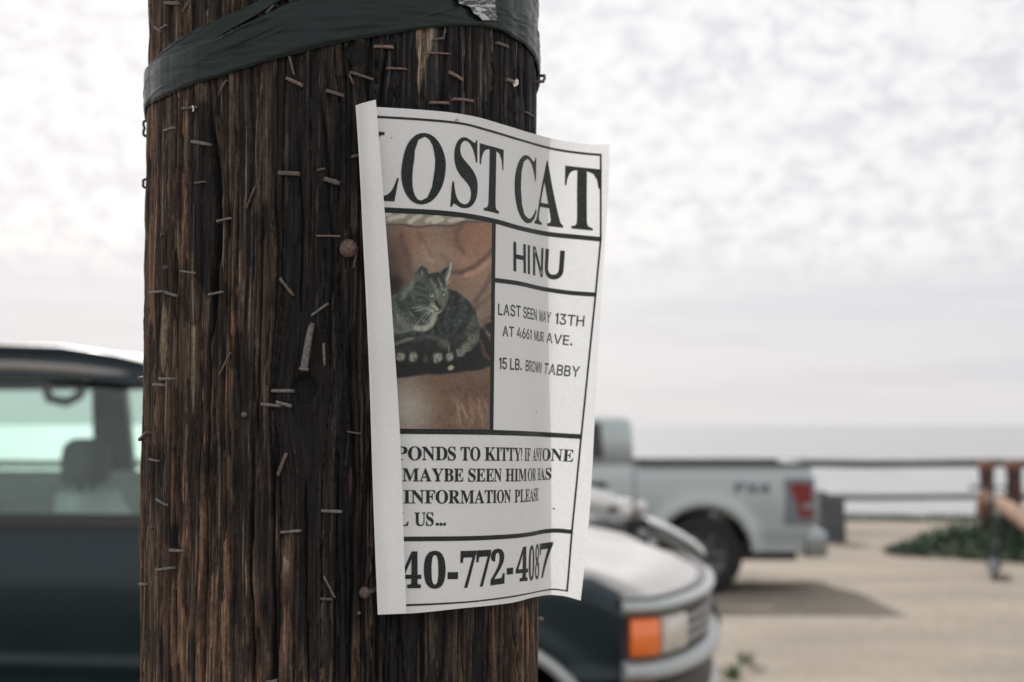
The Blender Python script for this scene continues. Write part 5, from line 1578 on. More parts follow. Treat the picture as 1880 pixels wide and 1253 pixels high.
def timber(px, wpx, D, ytop, label, lean, red=True):
    k = FPX / D
    g1 = float(gz(D))
    X0 = (px - 940) / k
    zt = EYE - (ytop - 780) / k - g1
    w = wpx / k
    e = empty('timber_post', (X0, D, g1), 0, label, 'timber post', 'dark timber posts at the right edge')
    mb = MB()
    rings = []
    for i, z in enumerate(np.linspace(-.3, zt - .12, 12)):
        rr = w / 2 * (1 + .06 * math.sin(i * 1.9 + px))
        rings.append([Vector((math.cos(a) * rr + lean * z, math.sin(a) * rr, z)) for a in np.linspace(0, 2 * math.pi, 15)[:-1]])
    mb.loft(rings).build('shaft', redwood, e)
    mb = MB()
    mb.lathe([(0, w * .5), (.04, w * .56), (.10, w * .55), (.13, w * .40), (.14, .001)], (lean * zt, 0, zt - .13), (0, 0, 1), 16)
    mb.build('cap', tanred, e)
    return e


tanred = simple('sunlit_red_wood', (0.19, 0.09, 0.062), .85, var=.35, scale=8)  # sunlight on the post tops, put into a lighter red
timber(1808, 27, 19.6, 846, 'left of two dark red timber posts with sunlight painted on their tops in the green plants', .0)
timber(1858, 29, 19.6, 846, 'right of two dark red timber posts with sunlight painted on their tops in the green plants', .0)
# a log leaning from the posts down to the right
k = FPX / 22.6
def wp(px, py, D): 
    return Vector(at(px, py, D))
mb = MB()
A_, B_ = wp(1816, 915, 19.35), wp(1965, 1010, 17.0)
B_.z = max(B_.z, float(gz(17.0)) + .10)
pts = [A_.lerp(B_, s_) + Vector((0, 0, .02 * math.sin(s_ * 6))) for s_ in np.linspace(0, 1, 9)]
mb.tube([p - A_ for p in pts], [.08, .10, .11, .115, .12, .125, .125, .125, .12], 14)
o = mb.build('bare_log', tanwood); o.location = A_
tag(o, 'thick bare tan log leaning against the dark timber posts', 'log')
mb = MB(); A_ = wp(1800, 912, 19.5)
mb.lathe([(-.02, .02), (0, .08), (.10, .10), (.24, .09), (.33, .05), (.35, .001)], (0, 0, -.24), (.1, -.1, 1), 14)
o = mb.build('log_stub', tanwood); o.location = A_ - Vector((0.02, .12, 0))
tag(o, 'pale stub of a cut log fixed low on the left timber post', 'log')
# ------------------------------------------------------------------ kick scooter standing on its stand
blackp = simple('black_plastic', (0.018, 0.019, 0.021), .5, var=.3)
alu = simple('brushed_aluminium', (0.25, 0.265, 0.275), .35, metal=.6, var=.15)
rubber = simple('black_rubber', (0.014, 0.014, 0.015), .8, var=.3, bump=.2)
D = 15.9
X0 = (1817 - 940) / FPX * D
sc = empty('kick_scooter', (X0, D, float(gz(D))), R_(-20), 'grey and black kick scooter parked upright on the sand before the green plants', 'scooter')
for ypos in (0, .86):
    wh = MB().lathe([(-.022, .055), (-.024, .095), (-.012, .108), (.012, .108), (.024, .095), (.022, .055)], (0, ypos, .108), (1, 0, 0), 28).build('wheel', rubber, sc)
    MB().lathe([(-.018, .0005), (-.018, .05), (.018, .05), (.018, .0005)], (0, ypos, .108), (1, 0, 0), 16).build('hub', alu, wh)
MB().tube([(0, .10, .17), (0, .05, .36), (0, .10, .70), (0, .16, 1.02)], .024, 12).build('stem', blackp, sc)
MB().box((-.075, .12, .10), (.075, .76, .165), bev=.02).build('deck', blackp, sc)
mb = MB().tube([(-.045, 0, .108), (-.045, .02, .22), (0, .05, .27)], .014, 8); mb.tube([(.045, 0, .108), (.045, .02, .22), (0, .05, .27)], .014, 8)
mb.build('fork', blackp, sc)
mb = MB(); n = 10
mb.lathe([(-.035, .125), (.035, .125)], (0, 0, .108), (1, 0, 0), 14, R_(-20), R_(130)); mb.build('mudguard', alu, sc)
MB().tube([(-.23, .17, 1.02), (-.1, .16, 1.03), (.1, .16, 1.03), (.23, .17, 1.02)], .013, 10).build('handlebar', blackp, sc)
for s in (-1, 1):
    MB().tube([(s * .15, .165, 1.026), (s * .25, .172, 1.018)], .019, 10).build('grip', rubber, sc)
MB().lathe([(-.02, .001), (-.02, .03), (.01, .034), (.02, .001)], (0, .10, .93), (0, -1, .1), 14).build('lamp', alu, sc)

# ------------------------------------------------------------------ silver pickup truck, side on
silver = simple('silver_paint', (0.37, 0.41, 0.412), .36, metal=.1, coat=.4, var=.03, scale=2)
glassd, t, b = new_mat('dark_window_glass')
b.inputs['Base Color'].default_value = (0.008, 0.010, 0.012, 1); b.inputs['Roughness'].default_value = .05
chrome = simple('dull_chrome', (0.30, 0.33, 0.34), .16, metal=.95, var=.06, scale=6)
redlamp, t, b = new_mat('red_lamp_lens')
b.inputs['Base Color'].default_value = (0.17, 0.004, 0.009, 1); b.inputs['Roughness'].default_value = .12; b.inputs['Coat Weight'].default_value = .6
TD = 14.5
TG = float(gz(TD)) - .01
tk = empty('pickup_truck', (0.0, TD, TG), 0, 'silver grey pickup truck parked side-on beyond the flyer, its tail to the right', 'pickup truck')
pxx = lambda x: (x - 940) / FPX * TD
pzz = lambda y: EYE - (y - 780) / FPX * TD - TG
XT_, XC, XF = pxx(1494), pxx(1163), -2.75          # tail, back of the cab, nose
RAIL = pzz(853); SILL = pzz(1012); ROOF = pzz(766)
WX, WZ, WR = pxx(1290), .405, .405
AR = .49
W = 1.92


def side_panel(xs, zs, prof, holes, name, mat, par, y_side):
    """A gently curved body side with round wheel openings cut out."""
    Xg, Zg = np.meshgrid(xs, zs)
    Yg = prof(Xg, Zg)
    P_ = np.stack([Xg, Yg if y_side == 0 else W - Yg, Zg], -1)
    cx = (Xg[:-1, :-1] + Xg[1:, 1:]) / 2; cz = (Zg[:-1, :-1] + Zg[1:, 1:]) / 2
    k_ = np.ones_like(cx, bool)
    for hx, hz, hr in holes:
        k_ &= np.hypot(cx - hx, cz - hz) > hr
    return grid_mesh(name, P_, mat, par, keep=k_)


holes = [(WX, WZ, AR), (WX - 3.75, WZ, AR)]


def tprof(x, z):
    y = .015 + .05 * sstep(SILL + .25, SILL, z) + .05 * sstep(RAIL - .15, RAIL, z) + .012 * np.sin((z - SILL) * 9)
    for hx, hz, hr in holes:
        r = np.hypot(x - hx, (z - hz))
        y = y - .055 * np.exp(-((r - hr - .05) / .07) ** 2) * sstep(hz - .2, hz + .1, z)
    y = y + .06 * sstep(XT_ - .05, XT_, x)
    return y


zs = np.linspace(SILL, RAIL, 46)
for s in (0, 1):
    side_panel(np.linspace(XC + .02, XT_, 90), zs, tprof, holes, 'bed_side', silver, tk, s)
    zc_ = np.linspace(SILL, RAIL, 46)
    side_panel(np.linspace(XF, XC, 150), zc_, lambda x, z: tprof(x, z) + .10 * sstep(XF + .35, XF, x), holes, 'cab_side', silver, tk, s)
# cab greenhouse
def cab_ring(x, z0, z1, in0, in1):
    return [Vector((x, in0, z0)), Vector((x, in1, z1 - .10)), Vector((x, in1 + .10, z1)), Vector((x, W - in1 - .10, z1)), Vector((x, W - in1, z1 - .10)), Vector((x, W - in0, z0))]
mb = MB()
mb.loft([cab_ring(XC - .0, RAIL, ROOF - .06, .085, .205), cab_ring(XC - .05, RAIL, ROOF - .01, .08, .195), cab_ring(XC - .30, RAIL, ROOF + .005, .07, .19), cab_ring(XC - 1.5, RAIL, ROOF + .01, .07, .19), cab_ring(XC - 2.0, RAIL, ROOF - .05, .07, .21), cab_ring(XC - 2.75, RAIL, RAIL + .02, .10, .14)])
mb.build('cab', silver, tk)
mb = MB()
mb.loft([[Vector((x, .05, RAIL - .02)), Vector((x, .20, RAIL + h)), Vector((x, W - .2, RAIL + h)), Vector((x, W - .05, RAIL - .02))] for x, h in ((XF + .02, -.05), (XF + .3, .05), (XC - 2.7, .07))], closed=True)
mb.build('hood', silver, tk)
# side windows: dark panes set just proud of the cab wall
def cab_y(z):
    return .075 + (z - RAIL) / (ROOF - .1 - RAIL) * .12
wz0, wz1 = pzz(842), pzz(776)
for s in (0, 1):
    for xa, xb in ((pxx(1108) - .72, pxx(1108)), (pxx(1108) - 1.62, pxx(1108) - .80)):
        sl = .28 if xb < pxx(1108) - .5 else .0
        pts = [(xa + .0, wz0), (xb, wz0), (xb - .02, wz1), (xa + sl, wz1)]
        if s == 0:
            fr = lambda a, b_, c_: Vector((a, cab_y(b_) - .012 - c_, b_))
        else:
            fr = lambda a, b_, c_: Vector((a, W - cab_y(b_) + .012 + c_, b_))
        MB().prism(pts, .006, fr).build('window', glassd, tk)
    yy0 = (lambda v: v) if s == 0 else (lambda v: W - v)
    # handle, badge, rail cap, arch lip
    mb = MB(); y0 = yy0(.002)
    mb.box((pxx(1072), min(yy0(.0), yy0(-.03)), pzz(897)), (pxx(1112), max(yy0(.0), yy0(-.03)), pzz(885)), bev=.008); mb.build('door_handle', blackp, tk)
    mb = MB(); mb.box((XC + .05, min(yy0(.03), yy0(.13)), RAIL - .01), (XT_ + .002, max(yy0(.03), yy0(.13)), RAIL + .018), bev=.008); mb.build('rail_cap', blackp, tk)
# badge on the bed side: blurred dark letters
bad = []
bx = pxx(1350); bw = (pxx(1412) - bx); bz = pzz(904); bh = pzz(889) - pzz(904)
strokes = {'F': [((0, 0), (0, 1)), ((0, 1), (.8, 1)), ((0, .52), (.6, .52))], 'X': [((0, 0), (.85, 1)), ((0, 1), (.85, 0))], '4': [((.65, 0), (.65, 1)), ((.65, 1), (0, .35)), ((0, .35), (.9, .35))]}
mb = MB()
for i, ch in enumerate('FX4'):
    for (x1, z1), (x2, z2) in strokes[ch]:
        a_ = Vector((bx + (i * 1.25 + x1) * bw / 3.5, 0, bz + z1 * bh)); c_ = Vector((bx + (i * 1.25 + x2) * bw / 3.5, 0, bz + z2 * bh))
        d_ = (c_ - a_).normalized(); nn_ = Vector((-d_.z, 0, d_.x)) * .013
        q_ = [a_ - nn_ - d_ * .01, a_ + nn_ - d_ * .01, c_ + nn_ + d_ * .01, c_ - nn_ + d_ * .01]
        yf = lambda p, o_: Vector((p.x, float(tprof(np.array(p.x), np.array(p.z))) - .004 - o_ - .0008 * len(mb.f) / 6, p.z))
        V_ = [yf(p, 0) for p in q_] + [yf(p, .004) for p in q_]
        mb.add(V_, [(3, 2, 1, 0), (4, 5, 6, 7)] + [(j, (j + 1) % 4, 4 + (j + 1) % 4, 4 + j) for j in range(4)])
mb.build('side_lettering', simple('badge_grey', (.085, .095, .11), .5), tk)
# tail: lamps, tailgate, bumper, bed floor, underside
for s in (0, 1):
    y0, y1 = (-.005, .16) if s == 0 else (W - .16, W + .005)
    mb = MB()
    poly = [(pxx(1447), pzz(893)), (pxx(1455), pzz(886)), (pxx(1487), pzz(888)), (pxx(1489), pzz(950)), (pxx(1465), pzz(950)), (pxx(1459), pzz(920))]
    mb.prism(poly, y1 - y0, lambda a, b_, c_: Vector((a, y0 + c_, b_)))
    lamp = mb.build('tail_lamp', redlamp, tk)
    mb = MB(); mb.prism([(pxx(1470), pzz(925)), (pxx(1488), pzz(923)), (pxx(1489), pzz(932)), (pxx(1471), pzz(934))], y1 - y0 + .012, lambda a, b_, c_: Vector((a, y0 - .006 + c_, b_)))
    mb.build('reversing_lens', alu, lamp)
    mb = MB().box((pxx(1438), y0 + .004, pzz(962)), (XT_ + .004, y1 - .004, pzz(878)), bev=.02); mb.build('lamp_surround', simple('bluish_grey_plastic', (.14, .16, .18), .5), tk)
MB().box((XT_ - .06, .10, SILL + .12), (XT_ - .005, W - .10, RAIL + .01), bev=.02).build('tailgate', silver, tk)
mb = MB(); mb.box((XT_ - .10, .03, pzz(1022)), (XT_ + .13, W - .03, pzz(975)), bev=.03); mb.build('rear_bumper', chrome, tk)
mb = MB(); mb.box((XT_ + .06, W / 2 - .05, pzz(1012)), (XT_ + .24, W / 2 + .05, pzz(990))); mb.build('tow_hitch', blackp, tk)
MB().box((XC + .02, .14, RAIL - .50), (XT_ - .05, W - .14, RAIL - .46)).build('bed_floor', blackp, tk)
mb = MB()
mb.box((XF + .2, .22, SILL - .10), (XT_ - .15, W - .22, SILL + .10)); mb.box((XF + .1, .16, SILL + .12), (XC, W - .16, RAIL - .05)); mb.build('chassis', blackp, tk)
MB().box((XF - .10, .06, SILL + .02), (XF + .02, W - .06, SILL + .24), bev=.03).build('front_bumper', chrome, tk)
MB().box((XF - .02, .12, SILL + .26), (XF + .01, W - .12, RAIL - .08)).build('grille', blackp, tk)


def truck_wheel(par, x, y, z, r, w, out, rim=alu):
    o_ = -1 if out < 0 else 1
    wh = MB().lathe([(-w * .5, r * .60), (-w * .52, r * .80), (-w * .46, r * .95), (-w * .3, r), (w * .3, r), (w * .46, r * .95), (w * .52, r * .80), (w * .5, r * .60)], (x, y, z), (0, 1, 0), 44).build('wheel', rubber, par)
    mb = MB()
    mb.lathe([(o_ * w * .44, r * .62), (o_ * w * .46, r * .56), (o_ * w * .28, r * .50), (o_ * w * .22, r * .2), (o_ * w * .34, r * .15), (o_ * w * .34, .001)], (x, y, z), (0, 1, 0), 36)
    for i in range(6):
        a = i * math.pi / 3
        mb.tube([(x + math.cos(a) * r * .14, y + o_ * w * .33, z + math.sin(a) * r * .14), (x + math.cos(a) * r * .56, y + o_ * w * .42, z + math.sin(a) * r * .56)], [r * .08, r * .10], 8)
    mb.build('rim', rim, wh)
    return wh


darkrim = simple('dark_alloy', (.10, .107, .11), .4, metal=.5)
for hx in (WX, WX - 3.75):
    for y_, o_ in ((.17, -1), (W - .17, 1)):
        truck_wheel(tk, hx, y_, WZ, WR, .27, o_, darkrim)
    for y_, o_ in ((.0, -1), (W - .0, 1)):
        q0 = math.asin(max(-.9, min(.9, (SILL + .005 - WZ) / (AR + .04))))
        arc = []
        for q_ in np.linspace(q0, math.pi - q0, 44):
            arc.append([Vector((hx + math.cos(q_) * r_, y_ + o2 * o_, WZ + math.sin(q_) * r_)) for o2, r_ in ((-.045, AR - .002), (.02, AR + .002), (.035, AR + .03), (.03, AR + .075), (-.01, AR + .09))])
        MB().loft(arc, closed=False, caps=False).build('wheel_arch', silver, tk)
    mb = MB().lathe([(.16, AR + .02), (W - .16, AR + .02)], (hx, 0, WZ), (0, 1, 0), 32)
    kf_ = [f for f in mb.f if all(mb.v[i][2] > SILL - .05 for i in f)]
    mb.f = kf_; mb.sm = [True] * len(kf_); mb.build('wheel_well', blackp, tk)

# ------------------------------------------------------------------ white dirt bike between the two vehicles
whitep = simple('white_plastic', (0.72, 0.72, 0.71), .35, coat=.3, var=.04)
BD = 9.2
BG = float(gz(BD))
bxp = lambda x: (x - 940) / FPX * BD
bzp = lambda y: EYE - (y - 780) / FPX * BD - BG
bk = empty('dirt_bike', (0, BD, BG), 0, 'white dirt bike with black forks parked behind the dark vehicle', 'motorcycle')
FXw = bxp(1222); RXw = FXw - 1.42; WRb = .335
for x in (FXw, RXw):
    wh = MB().lathe([(-.05, WRb - .07), (-.055, WRb - .03), (-.03, WRb), (.03, WRb), (.055, WRb - .03), (.05, WRb - .07), (-.05, WRb - .07)], (x, 0, WRb), (0, 1, 0), 44).build('wheel', rubber, bk)
    mb = MB().lathe([(-.02, WRb - .075), (-.02, WRb - .09), (.02, WRb - .09), (.02, WRb - .075), (-.02, WRb - .075)], (x, 0, WRb), (0, 1, 0), 40)
    for i in range(18):
        a = i * math.pi / 9
        mb.tube([(x, .015 * (-1) ** i, WRb), (x + math.cos(a) * (WRb - .08), 0, WRb + math.sin(a) * (WRb - .08))], .003, 5)
    mb.lathe([(-.04, .001), (-.04, .035), (.04, .035), (.04, .001)], (x, 0, WRb), (0, 1, 0), 16)
    mb.build('rim', alu, wh)
top = Vector((bxp(1158), 0, bzp(938)))
for y_ in (-.09, .09):
    MB().tube([(FXw, y_, WRb), Vector((FXw, y_, WRb)).lerp(Vector((top.x, y_, top.z)), .45), (top.x, y_, top.z)], [.026, .024, .034], 12).build('fork', blackp, bk)
mb = MB()
mb.box((bxp(1139), -.30, bzp(1012)), (bxp(1182), .15, bzp(946)), bev=.025)
mb.build('headstock', rubber, bk)
MB().lathe([(-.02, .001), (-.02, .028), (.0, .034), (.012, .030), (.018, .001)], (bxp(1169), -.315, bzp(972)), (0, -1, 0), 20).build('indicator_lamp', alu, bk)
# high front fender
rings = []
for px_, py_, w_ in ((1172, 950, .05), (1186, 948, .09), (1204, 953, .10), (1228, 964, .10), (1252, 977, .09), (1272, 990, .075), (1286, 1002, .05), (1291, 1008, .02)):
    x_, z_ = bxp(px_), bzp(py_)
    rings.append([Vector((x_, math.cos(a) * w_, z_ - .035 + math.sin(a) * (.036 if a < math.pi else .010))) for a in np.linspace(0, 2 * math.pi, 15)[:-1]])
MB().loft(rings).build('front_fender', whitep, bk)
rings = []
for px_, py_, w_, h_ in ((1182, 968, .10, .030), (1205, 978, .12, .045), (1235, 994, .12, .055), (1262, 1016, .10, .05), (1280, 1032, .06, .03)):
    x_, z_ = bxp(px_), bzp(py_)
    rings.append([Vector((x_, math.cos(a) * w_, z_ + math.sin(a) * h_)) for a in np.linspace(0, 2 * math.pi, 13)[:-1]])
MB().loft(rings).build('fork_guard', simple('mid_grey_plastic', (.15, .16, .155), .45), bk)
# handlebar with white hand guards, tank, seat, rear fender, engine, swingarm
mb = MB().tube([(bxp(1118), -.40, bzp(927)), (bxp(1136), -.28, bzp(922)), (top.x + .0, -.10, top.z + .06), (top.x + .0, .10, top.z + .06), (bxp(1136), .28, bzp(922)), (bxp(1118), .40, bzp(927))], .013, 10)
mb.build('handlebar', alu, bk)
for s in (-1, 1):
    MB().tube([(bxp(1112), s * .43, bzp(929)), (bxp(1126), s * .33, bzp(925))], .018, 10).build('grip', rubber, bk)
    rings = []
    for px_, py_, h_ in ((1064, 907, .03), (1090, 911, .045), (1115, 918, .05), (1138, 926, .045), (1152, 932, .03)):
        x_, z_ = bxp(px_), bzp(py_)
        yy_ = s * (.47 - .0022 * (px_ - 1064))
        rings.append([Vector((x_, yy_ + math.cos(a) * .02, z_ + math.sin(a) * h_)) for a in np.linspace(0, 2 * math.pi, 11)[:-1]])
    MB().loft(rings).build('hand_guard', whitep, bk)
MB().lathe([(-.02, .001), (-.02, .030), (.015, .040), (.02, .001)], (bxp(1172), -.12, bzp(927)), (.6, -1, 0), 18).build('mirror', whitep, bk)
rings = []
for x_, z_, w_, h_ in ((top.x - .03, .90, .06, .06), (top.x - .16, .93, .15, .11), (top.x - .32, .92, .16, .12), (top.x - .50, .88, .11, .08), (top.x - .60, .86, .08, .05)):
    rings.append([Vector((x_, math.cos(a) * w_, z_ + math.sin(a) * h_)) for a in np.linspace(0, 2 * math.pi, 15)[:-1]])
MB().loft(rings).build('fuel_tank', simple('dark_grey_tank', (.07, .075, .075), .4), bk)
rings = [[Vector((x_, math.cos(a) * w_, z_ + math.sin(a) * .05)) for a in np.linspace(0, 2 * math.pi, 13)[:-1]] for x_, z_, w_ in ((top.x - .48, .90, .08), (top.x - .75, .90, .12), (top.x - 1.05, .93, .12), (top.x - 1.2, .95, .08))]
MB().loft(rings).build('seat', blackp, bk)
rings = [[Vector((x_, math.cos(a) * w_, z_ + math.sin(a) * .02)) for a in np.linspace(0, 2 * math.pi, 11)[:-1]] for x_, z_, w_ in ((top.x - 1.05, .88, .1), (top.x - 1.25, .90, .11), (top.x - 1.45, .86, .07))]
MB().loft(rings).build('rear_fender', whitep, bk)
mb = MB().box((top.x - .52, -.14, .28), (top.x - .18, .14, .62), bev=.04); mb.tube([(top.x, 0, .85), (top.x - .12, 0, .5), (top.x - .2, 0, .3)], .03, 8)
mb.tube([(top.x - .5, 0, .35), (top.x - .6, 0, .8)], .03, 8); mb.build('engine', simple('engine_grey', (.10, .105, .11), .45, metal=.5), bk)
for s in (-1, 1):
    MB().tube([(top.x - .48, s * .09, .42), (RXw, s * .09, WRb)], .025, 8).build('swingarm', alu, bk)
mb = MB()
mb.tube([(top.x - .25, -.13, .5), (top.x - .1, -.16, .32), (top.x - .5, -.17, .38), (top.x - .9, -.16, .62), (top.x - 1.2, -.15, .74)], [.022, .022, .025, .045, .05], 10); mb.build('exhaust', alu, bk)

# ------------------------------------------------------------------ old dark vehicle, nose to the right
TH = R_(8)
VN = Vector((0.362, 4.45, 0.0))
sv = empty('parked_suv', VN, -TH, 'old dark teal two-door vehicle with sky sheen painted pale on hood and roof, parked close behind the pole', 'suv')
VW = 1.78
teal = simple('dark_teal_paint', (0.0045, 0.0160, 0.0215), .36, coat=.1, spec=.32, var=.10, scale=3)
pale = simple('hood_sky_sheen', (0.36, 0.35, 0.34), .38, coat=.2, var=.05, scale=4)  # sky reflected on the hood, painted in as a pale colour
trim = simple('silver_trim', (0.36, 0.385, 0.385), .32, metal=.3, var=.06, scale=9)
amber, t, b = new_mat('amber_lens')
b.inputs['Base Color'].default_value = (0.80, 0.16, 0.02, 1); b.inputs['Roughness'].default_value = .15; b.inputs['Coat Weight'].default_value = .5
co = nd(t, 'ShaderNodeTexCoord'); wv_ = nd(t, 'ShaderNodeTexWave', i_Scale=60.0); t.links.new(co.outputs['Object'], wv_.inputs['Vector'])
t.links.new(mixc(t, wv_.outputs[1], (0.74, 0.13, 0.018), (0.88, 0.22, 0.03)), b.inputs['Base Color'])
lens = simple('headlamp_lens', (0.50, 0.46, 0.40), .12, coat=.6, var=.12, scale=14)
interior = simple('grey_cloth', (0.095, 0.105, 0.105), .9, var=.15, scale=30)
seatm = simple('light_grey_seat', (0.66, 0.68, 0.67), .85, var=.12, scale=20)
glass, t, b = new_mat('green_tinted_glass')
t.nodes.remove(b)
tr = nd(t, 'ShaderNodeBsdfTransparent'); tr.inputs[0].default_value = (0.86, 0.945, 0.915, 1)
gl = nd(t, 'ShaderNodeBsdfGlossy'); gl.inputs['Roughness'].default_value = .02
fr = nd(t, 'ShaderNodeFresnel', i_IOR=1.5)
ms = nd(t, 'ShaderNodeMixShader')
t.links.new(fr.outputs[0], ms.inputs[0]); t.links.new(tr.outputs[0], ms.inputs[1]); t.links.new(gl.outputs[0], ms.inputs[2])
t.links.new(ms.outputs[0], t.nodes['Material Output'].inputs[0])

# local axes: x forward, y across (0 = near side), z up; the nose bows outward in plan
NOSE = [(-.02, 0.0), (.055, .035), (.10, .09), (.15, .20), (.20, .38), (.235, .60), (.245, .89)]
NOSE = NOSE + [(f, VW - l) for f, l in NOSE[-2::-1]]
def nose_path(n=80):
    p = np.array(NOSE); d = np.r_[0, np.cumsum(np.hypot(*np.diff(p, axis=0).T))]
    s_ = np.linspace(0, d[-1], n)
    return np.stack([pchip(s_, d, p[:, 0]), pchip(s_, d, p[:, 1])], 1), s_, d[-1]
NP, NS, NL = nose_path()
NPn = np.gradient(NP, axis=0); NPn = np.stack([NPn[:, 1], -NPn[:, 0]], 1); NPn /= np.hypot(NPn[:, 0], NPn[:, 1])[:, None]

AX, AZ, AR2 = -.56, .355, .53
RX_ = AX - 2.65


def ztop(f):
    return np.interp(f, [-4.6, -.98, -.90, -.6, -.3, -.12, -.03, 0.0], [1.21, 1.21, 1.12, 1.105, 1.08, 1.045, 1.0, .985])


def vprof(f, z):
    zt = ztop(f)
    l = .000 + .10 * sstep(1.0, .45, z) + .055 * sstep(.99, 1.23, z) + 0.07 * np.clip((z - (zt - .07)) / .07, 0, 1) ** 2 * (f > -.92)
    l = l - .02 * np.exp(-((z - .735) / .025) ** 2)
    r = np.hypot(f - AX, z - AZ); l = l - .03 * np.exp(-((r - AR2 - .02) / .06) ** 2)
    r = np.hypot(f - RX_, z - AZ); l = l - .03 * np.exp(-((r - AR2 - .02) / .06) ** 2)
    return l


fs = np.concatenate([np.linspace(-4.6, -1.0, 150), np.linspace(-.97, -.02, 60)])
for s in (0, 1):
    T_ = np.linspace(0, 1, 50)[:, None]
    Fg = np.broadcast_to(fs[None], (50, len(fs)))
    Zg = .46 + (ztop(Fg) - .46) * T_
    L_ = vprof(Fg, Zg)
    P_ = np.stack([Fg, L_ if s == 0 else VW - L_, Zg], -1)
    cx = (Fg[:-1, :-1] + Fg[1:, 1:]) / 2; cz = (Zg[:-1, :-1] + Zg[1:, 1:]) / 2
    keep_ = (np.hypot(cx - AX, cz - AZ) > AR2 - .01) & (np.hypot(cx - RX_, cz - AZ) > AR2 - .01)
    grid_mesh('body_side', P_, teal, sv, keep=keep_)
    for ax_ in (AX, RX_):
        a = np.linspace(R_(8), R_(172), 50)
        pts = []
        for q_ in a:
            f_, z_ = ax_ + math.cos(q_) * AR2, AZ + math.sin(q_) * AR2
            l_ = float(vprof(np.array(f_), np.array(z_))) - .004
            pts.append((f_, l_ if s == 0 else VW - l_, z_))
        MB().tube(pts, .021, 8).build('arch_trim', trim, sv)
for ax_ in (AX, RX_):
    mb = MB().lathe([(.10, AR2 + .0), (VW - .10, AR2 + .0)], (ax_, 0, AZ), (0, 1, 0), 40)
    kf_ = [f for f in mb.f if all(mb.v[i][2] > .44 for i in f)]
    mb.f = kf_; mb.sm = [True] * len(kf_); mb.build('wheel_well', blackp, sv)
    for y_, o_ in ((.17, -1), (VW - .17, 1)):
        truck_wheel(sv, ax_, y_, AZ, AZ - .005, .24, o_, trim)
# hood: a crowned panel from the windscreen to the bowed front lip
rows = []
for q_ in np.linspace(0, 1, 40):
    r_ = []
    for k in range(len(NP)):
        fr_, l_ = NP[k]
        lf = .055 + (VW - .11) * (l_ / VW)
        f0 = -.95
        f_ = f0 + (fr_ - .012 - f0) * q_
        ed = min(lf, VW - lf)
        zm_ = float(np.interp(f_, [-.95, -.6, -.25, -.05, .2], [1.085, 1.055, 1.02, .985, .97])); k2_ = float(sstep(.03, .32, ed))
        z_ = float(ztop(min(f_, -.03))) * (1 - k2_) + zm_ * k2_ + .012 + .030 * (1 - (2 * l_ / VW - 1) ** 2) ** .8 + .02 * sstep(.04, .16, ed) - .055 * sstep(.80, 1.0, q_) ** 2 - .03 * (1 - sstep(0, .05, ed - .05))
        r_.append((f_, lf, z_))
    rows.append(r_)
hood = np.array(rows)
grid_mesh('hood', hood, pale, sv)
mb = MB()
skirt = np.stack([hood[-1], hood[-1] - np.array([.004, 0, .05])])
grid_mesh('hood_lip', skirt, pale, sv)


def nose_strip(name, s0, s1, z0, z1, out, thick, mat, rnd=0.0):
    """A band that follows the bowed nose in plan, with real thickness."""
    k = [i for i in range(len(NP)) if s0 <= NS[i] / NL <= s1]
    pf = [(0.0, z0), (1.0, z0 + rnd), (1.0, z1 - rnd), (0.0, z1)] if rnd == 0 else [(0, z0), (.6, z0 + rnd * .3), (1, z0 + rnd), (1.08, (z0 + z1) / 2), (1, z1 - rnd), (.6, z1 - rnd * .3), (0, z1)]
    rings = []
    for i in k:
        n_ = NPn[i]
        rings.append([Vector((NP[i][0] + n_[0] * (out - thick + thick * a_), NP[i][1] + n_[1] * (out - thick + thick * a_), z_)) for a_, z_ in pf])
    return MB().loft(rings, smooth=rnd > 0).build(name, mat, sv)


NP, NS, NL = nose_path(240)
NPn = np.gradient(NP, axis=0); NPn = np.stack([NPn[:, 1], -NPn[:, 0]], 1); NPn /= np.hypot(NPn[:, 0], NPn[:, 1])[:, None]
nose_strip('nose_panel', 0, 1, .50, .99, -.012, .03, blackp)
nose_strip('upper_trim', 0, 1, .935, .985, .018, .05, trim, .018)
for a_, b_ in ((.010, .064), (.936, .990)):
    nose_strip('turn_signal', a_, b_, .805, .930, .014, .03, amber, .01)
    nose_strip('lower_signal', a_, b_ - .004 if a_ < .5 else b_, .640, .722, .02, .03, amber, .01)
for a_, b_ in ((.068, .165), (.835, .932)):
    nose_strip('headlight', a_, b_, .805, .930, .012, .03, lens, .012)
nose_strip('grille', .172, .828, .805, .930, -.004, .02, simple('grille_black', (.02, .021, .022), .4))
for z_ in (.835, .868, .901):
    nose_strip('grille_bar', .172, .828, z_ - .006, z_ + .006, .006, .014, trim)
nose_strip('bumper', 0, 1, .728, .800, .035, .07, trim, .02)
nose_strip('bumper_lower', .0, 1, .56, .635, .03, .06, trim, .02)
nose_strip('bumper_gap', .068, .932, .636, .727, .010, .03, blackp)
# bumper ends run back along the fender
for s in (0, 1):
    y_ = (lambda v: v) if s == 0 else (lambda v: VW - v)
# lower sill, floor and rear closing panel
MB().box((-4.55, .12, .30), (-.05, VW - .12, .50)).build('floor_pan', blackp, sv)
MB().box((-4.62, .08, .46), (-4.58, VW - .08, 1.22), bev=.01).build('tailgate', teal, sv)
MB().box((-4.72, .06, .48), (-4.62, VW - .06, .66), bev=.02).build('rear_bumper', trim, sv)
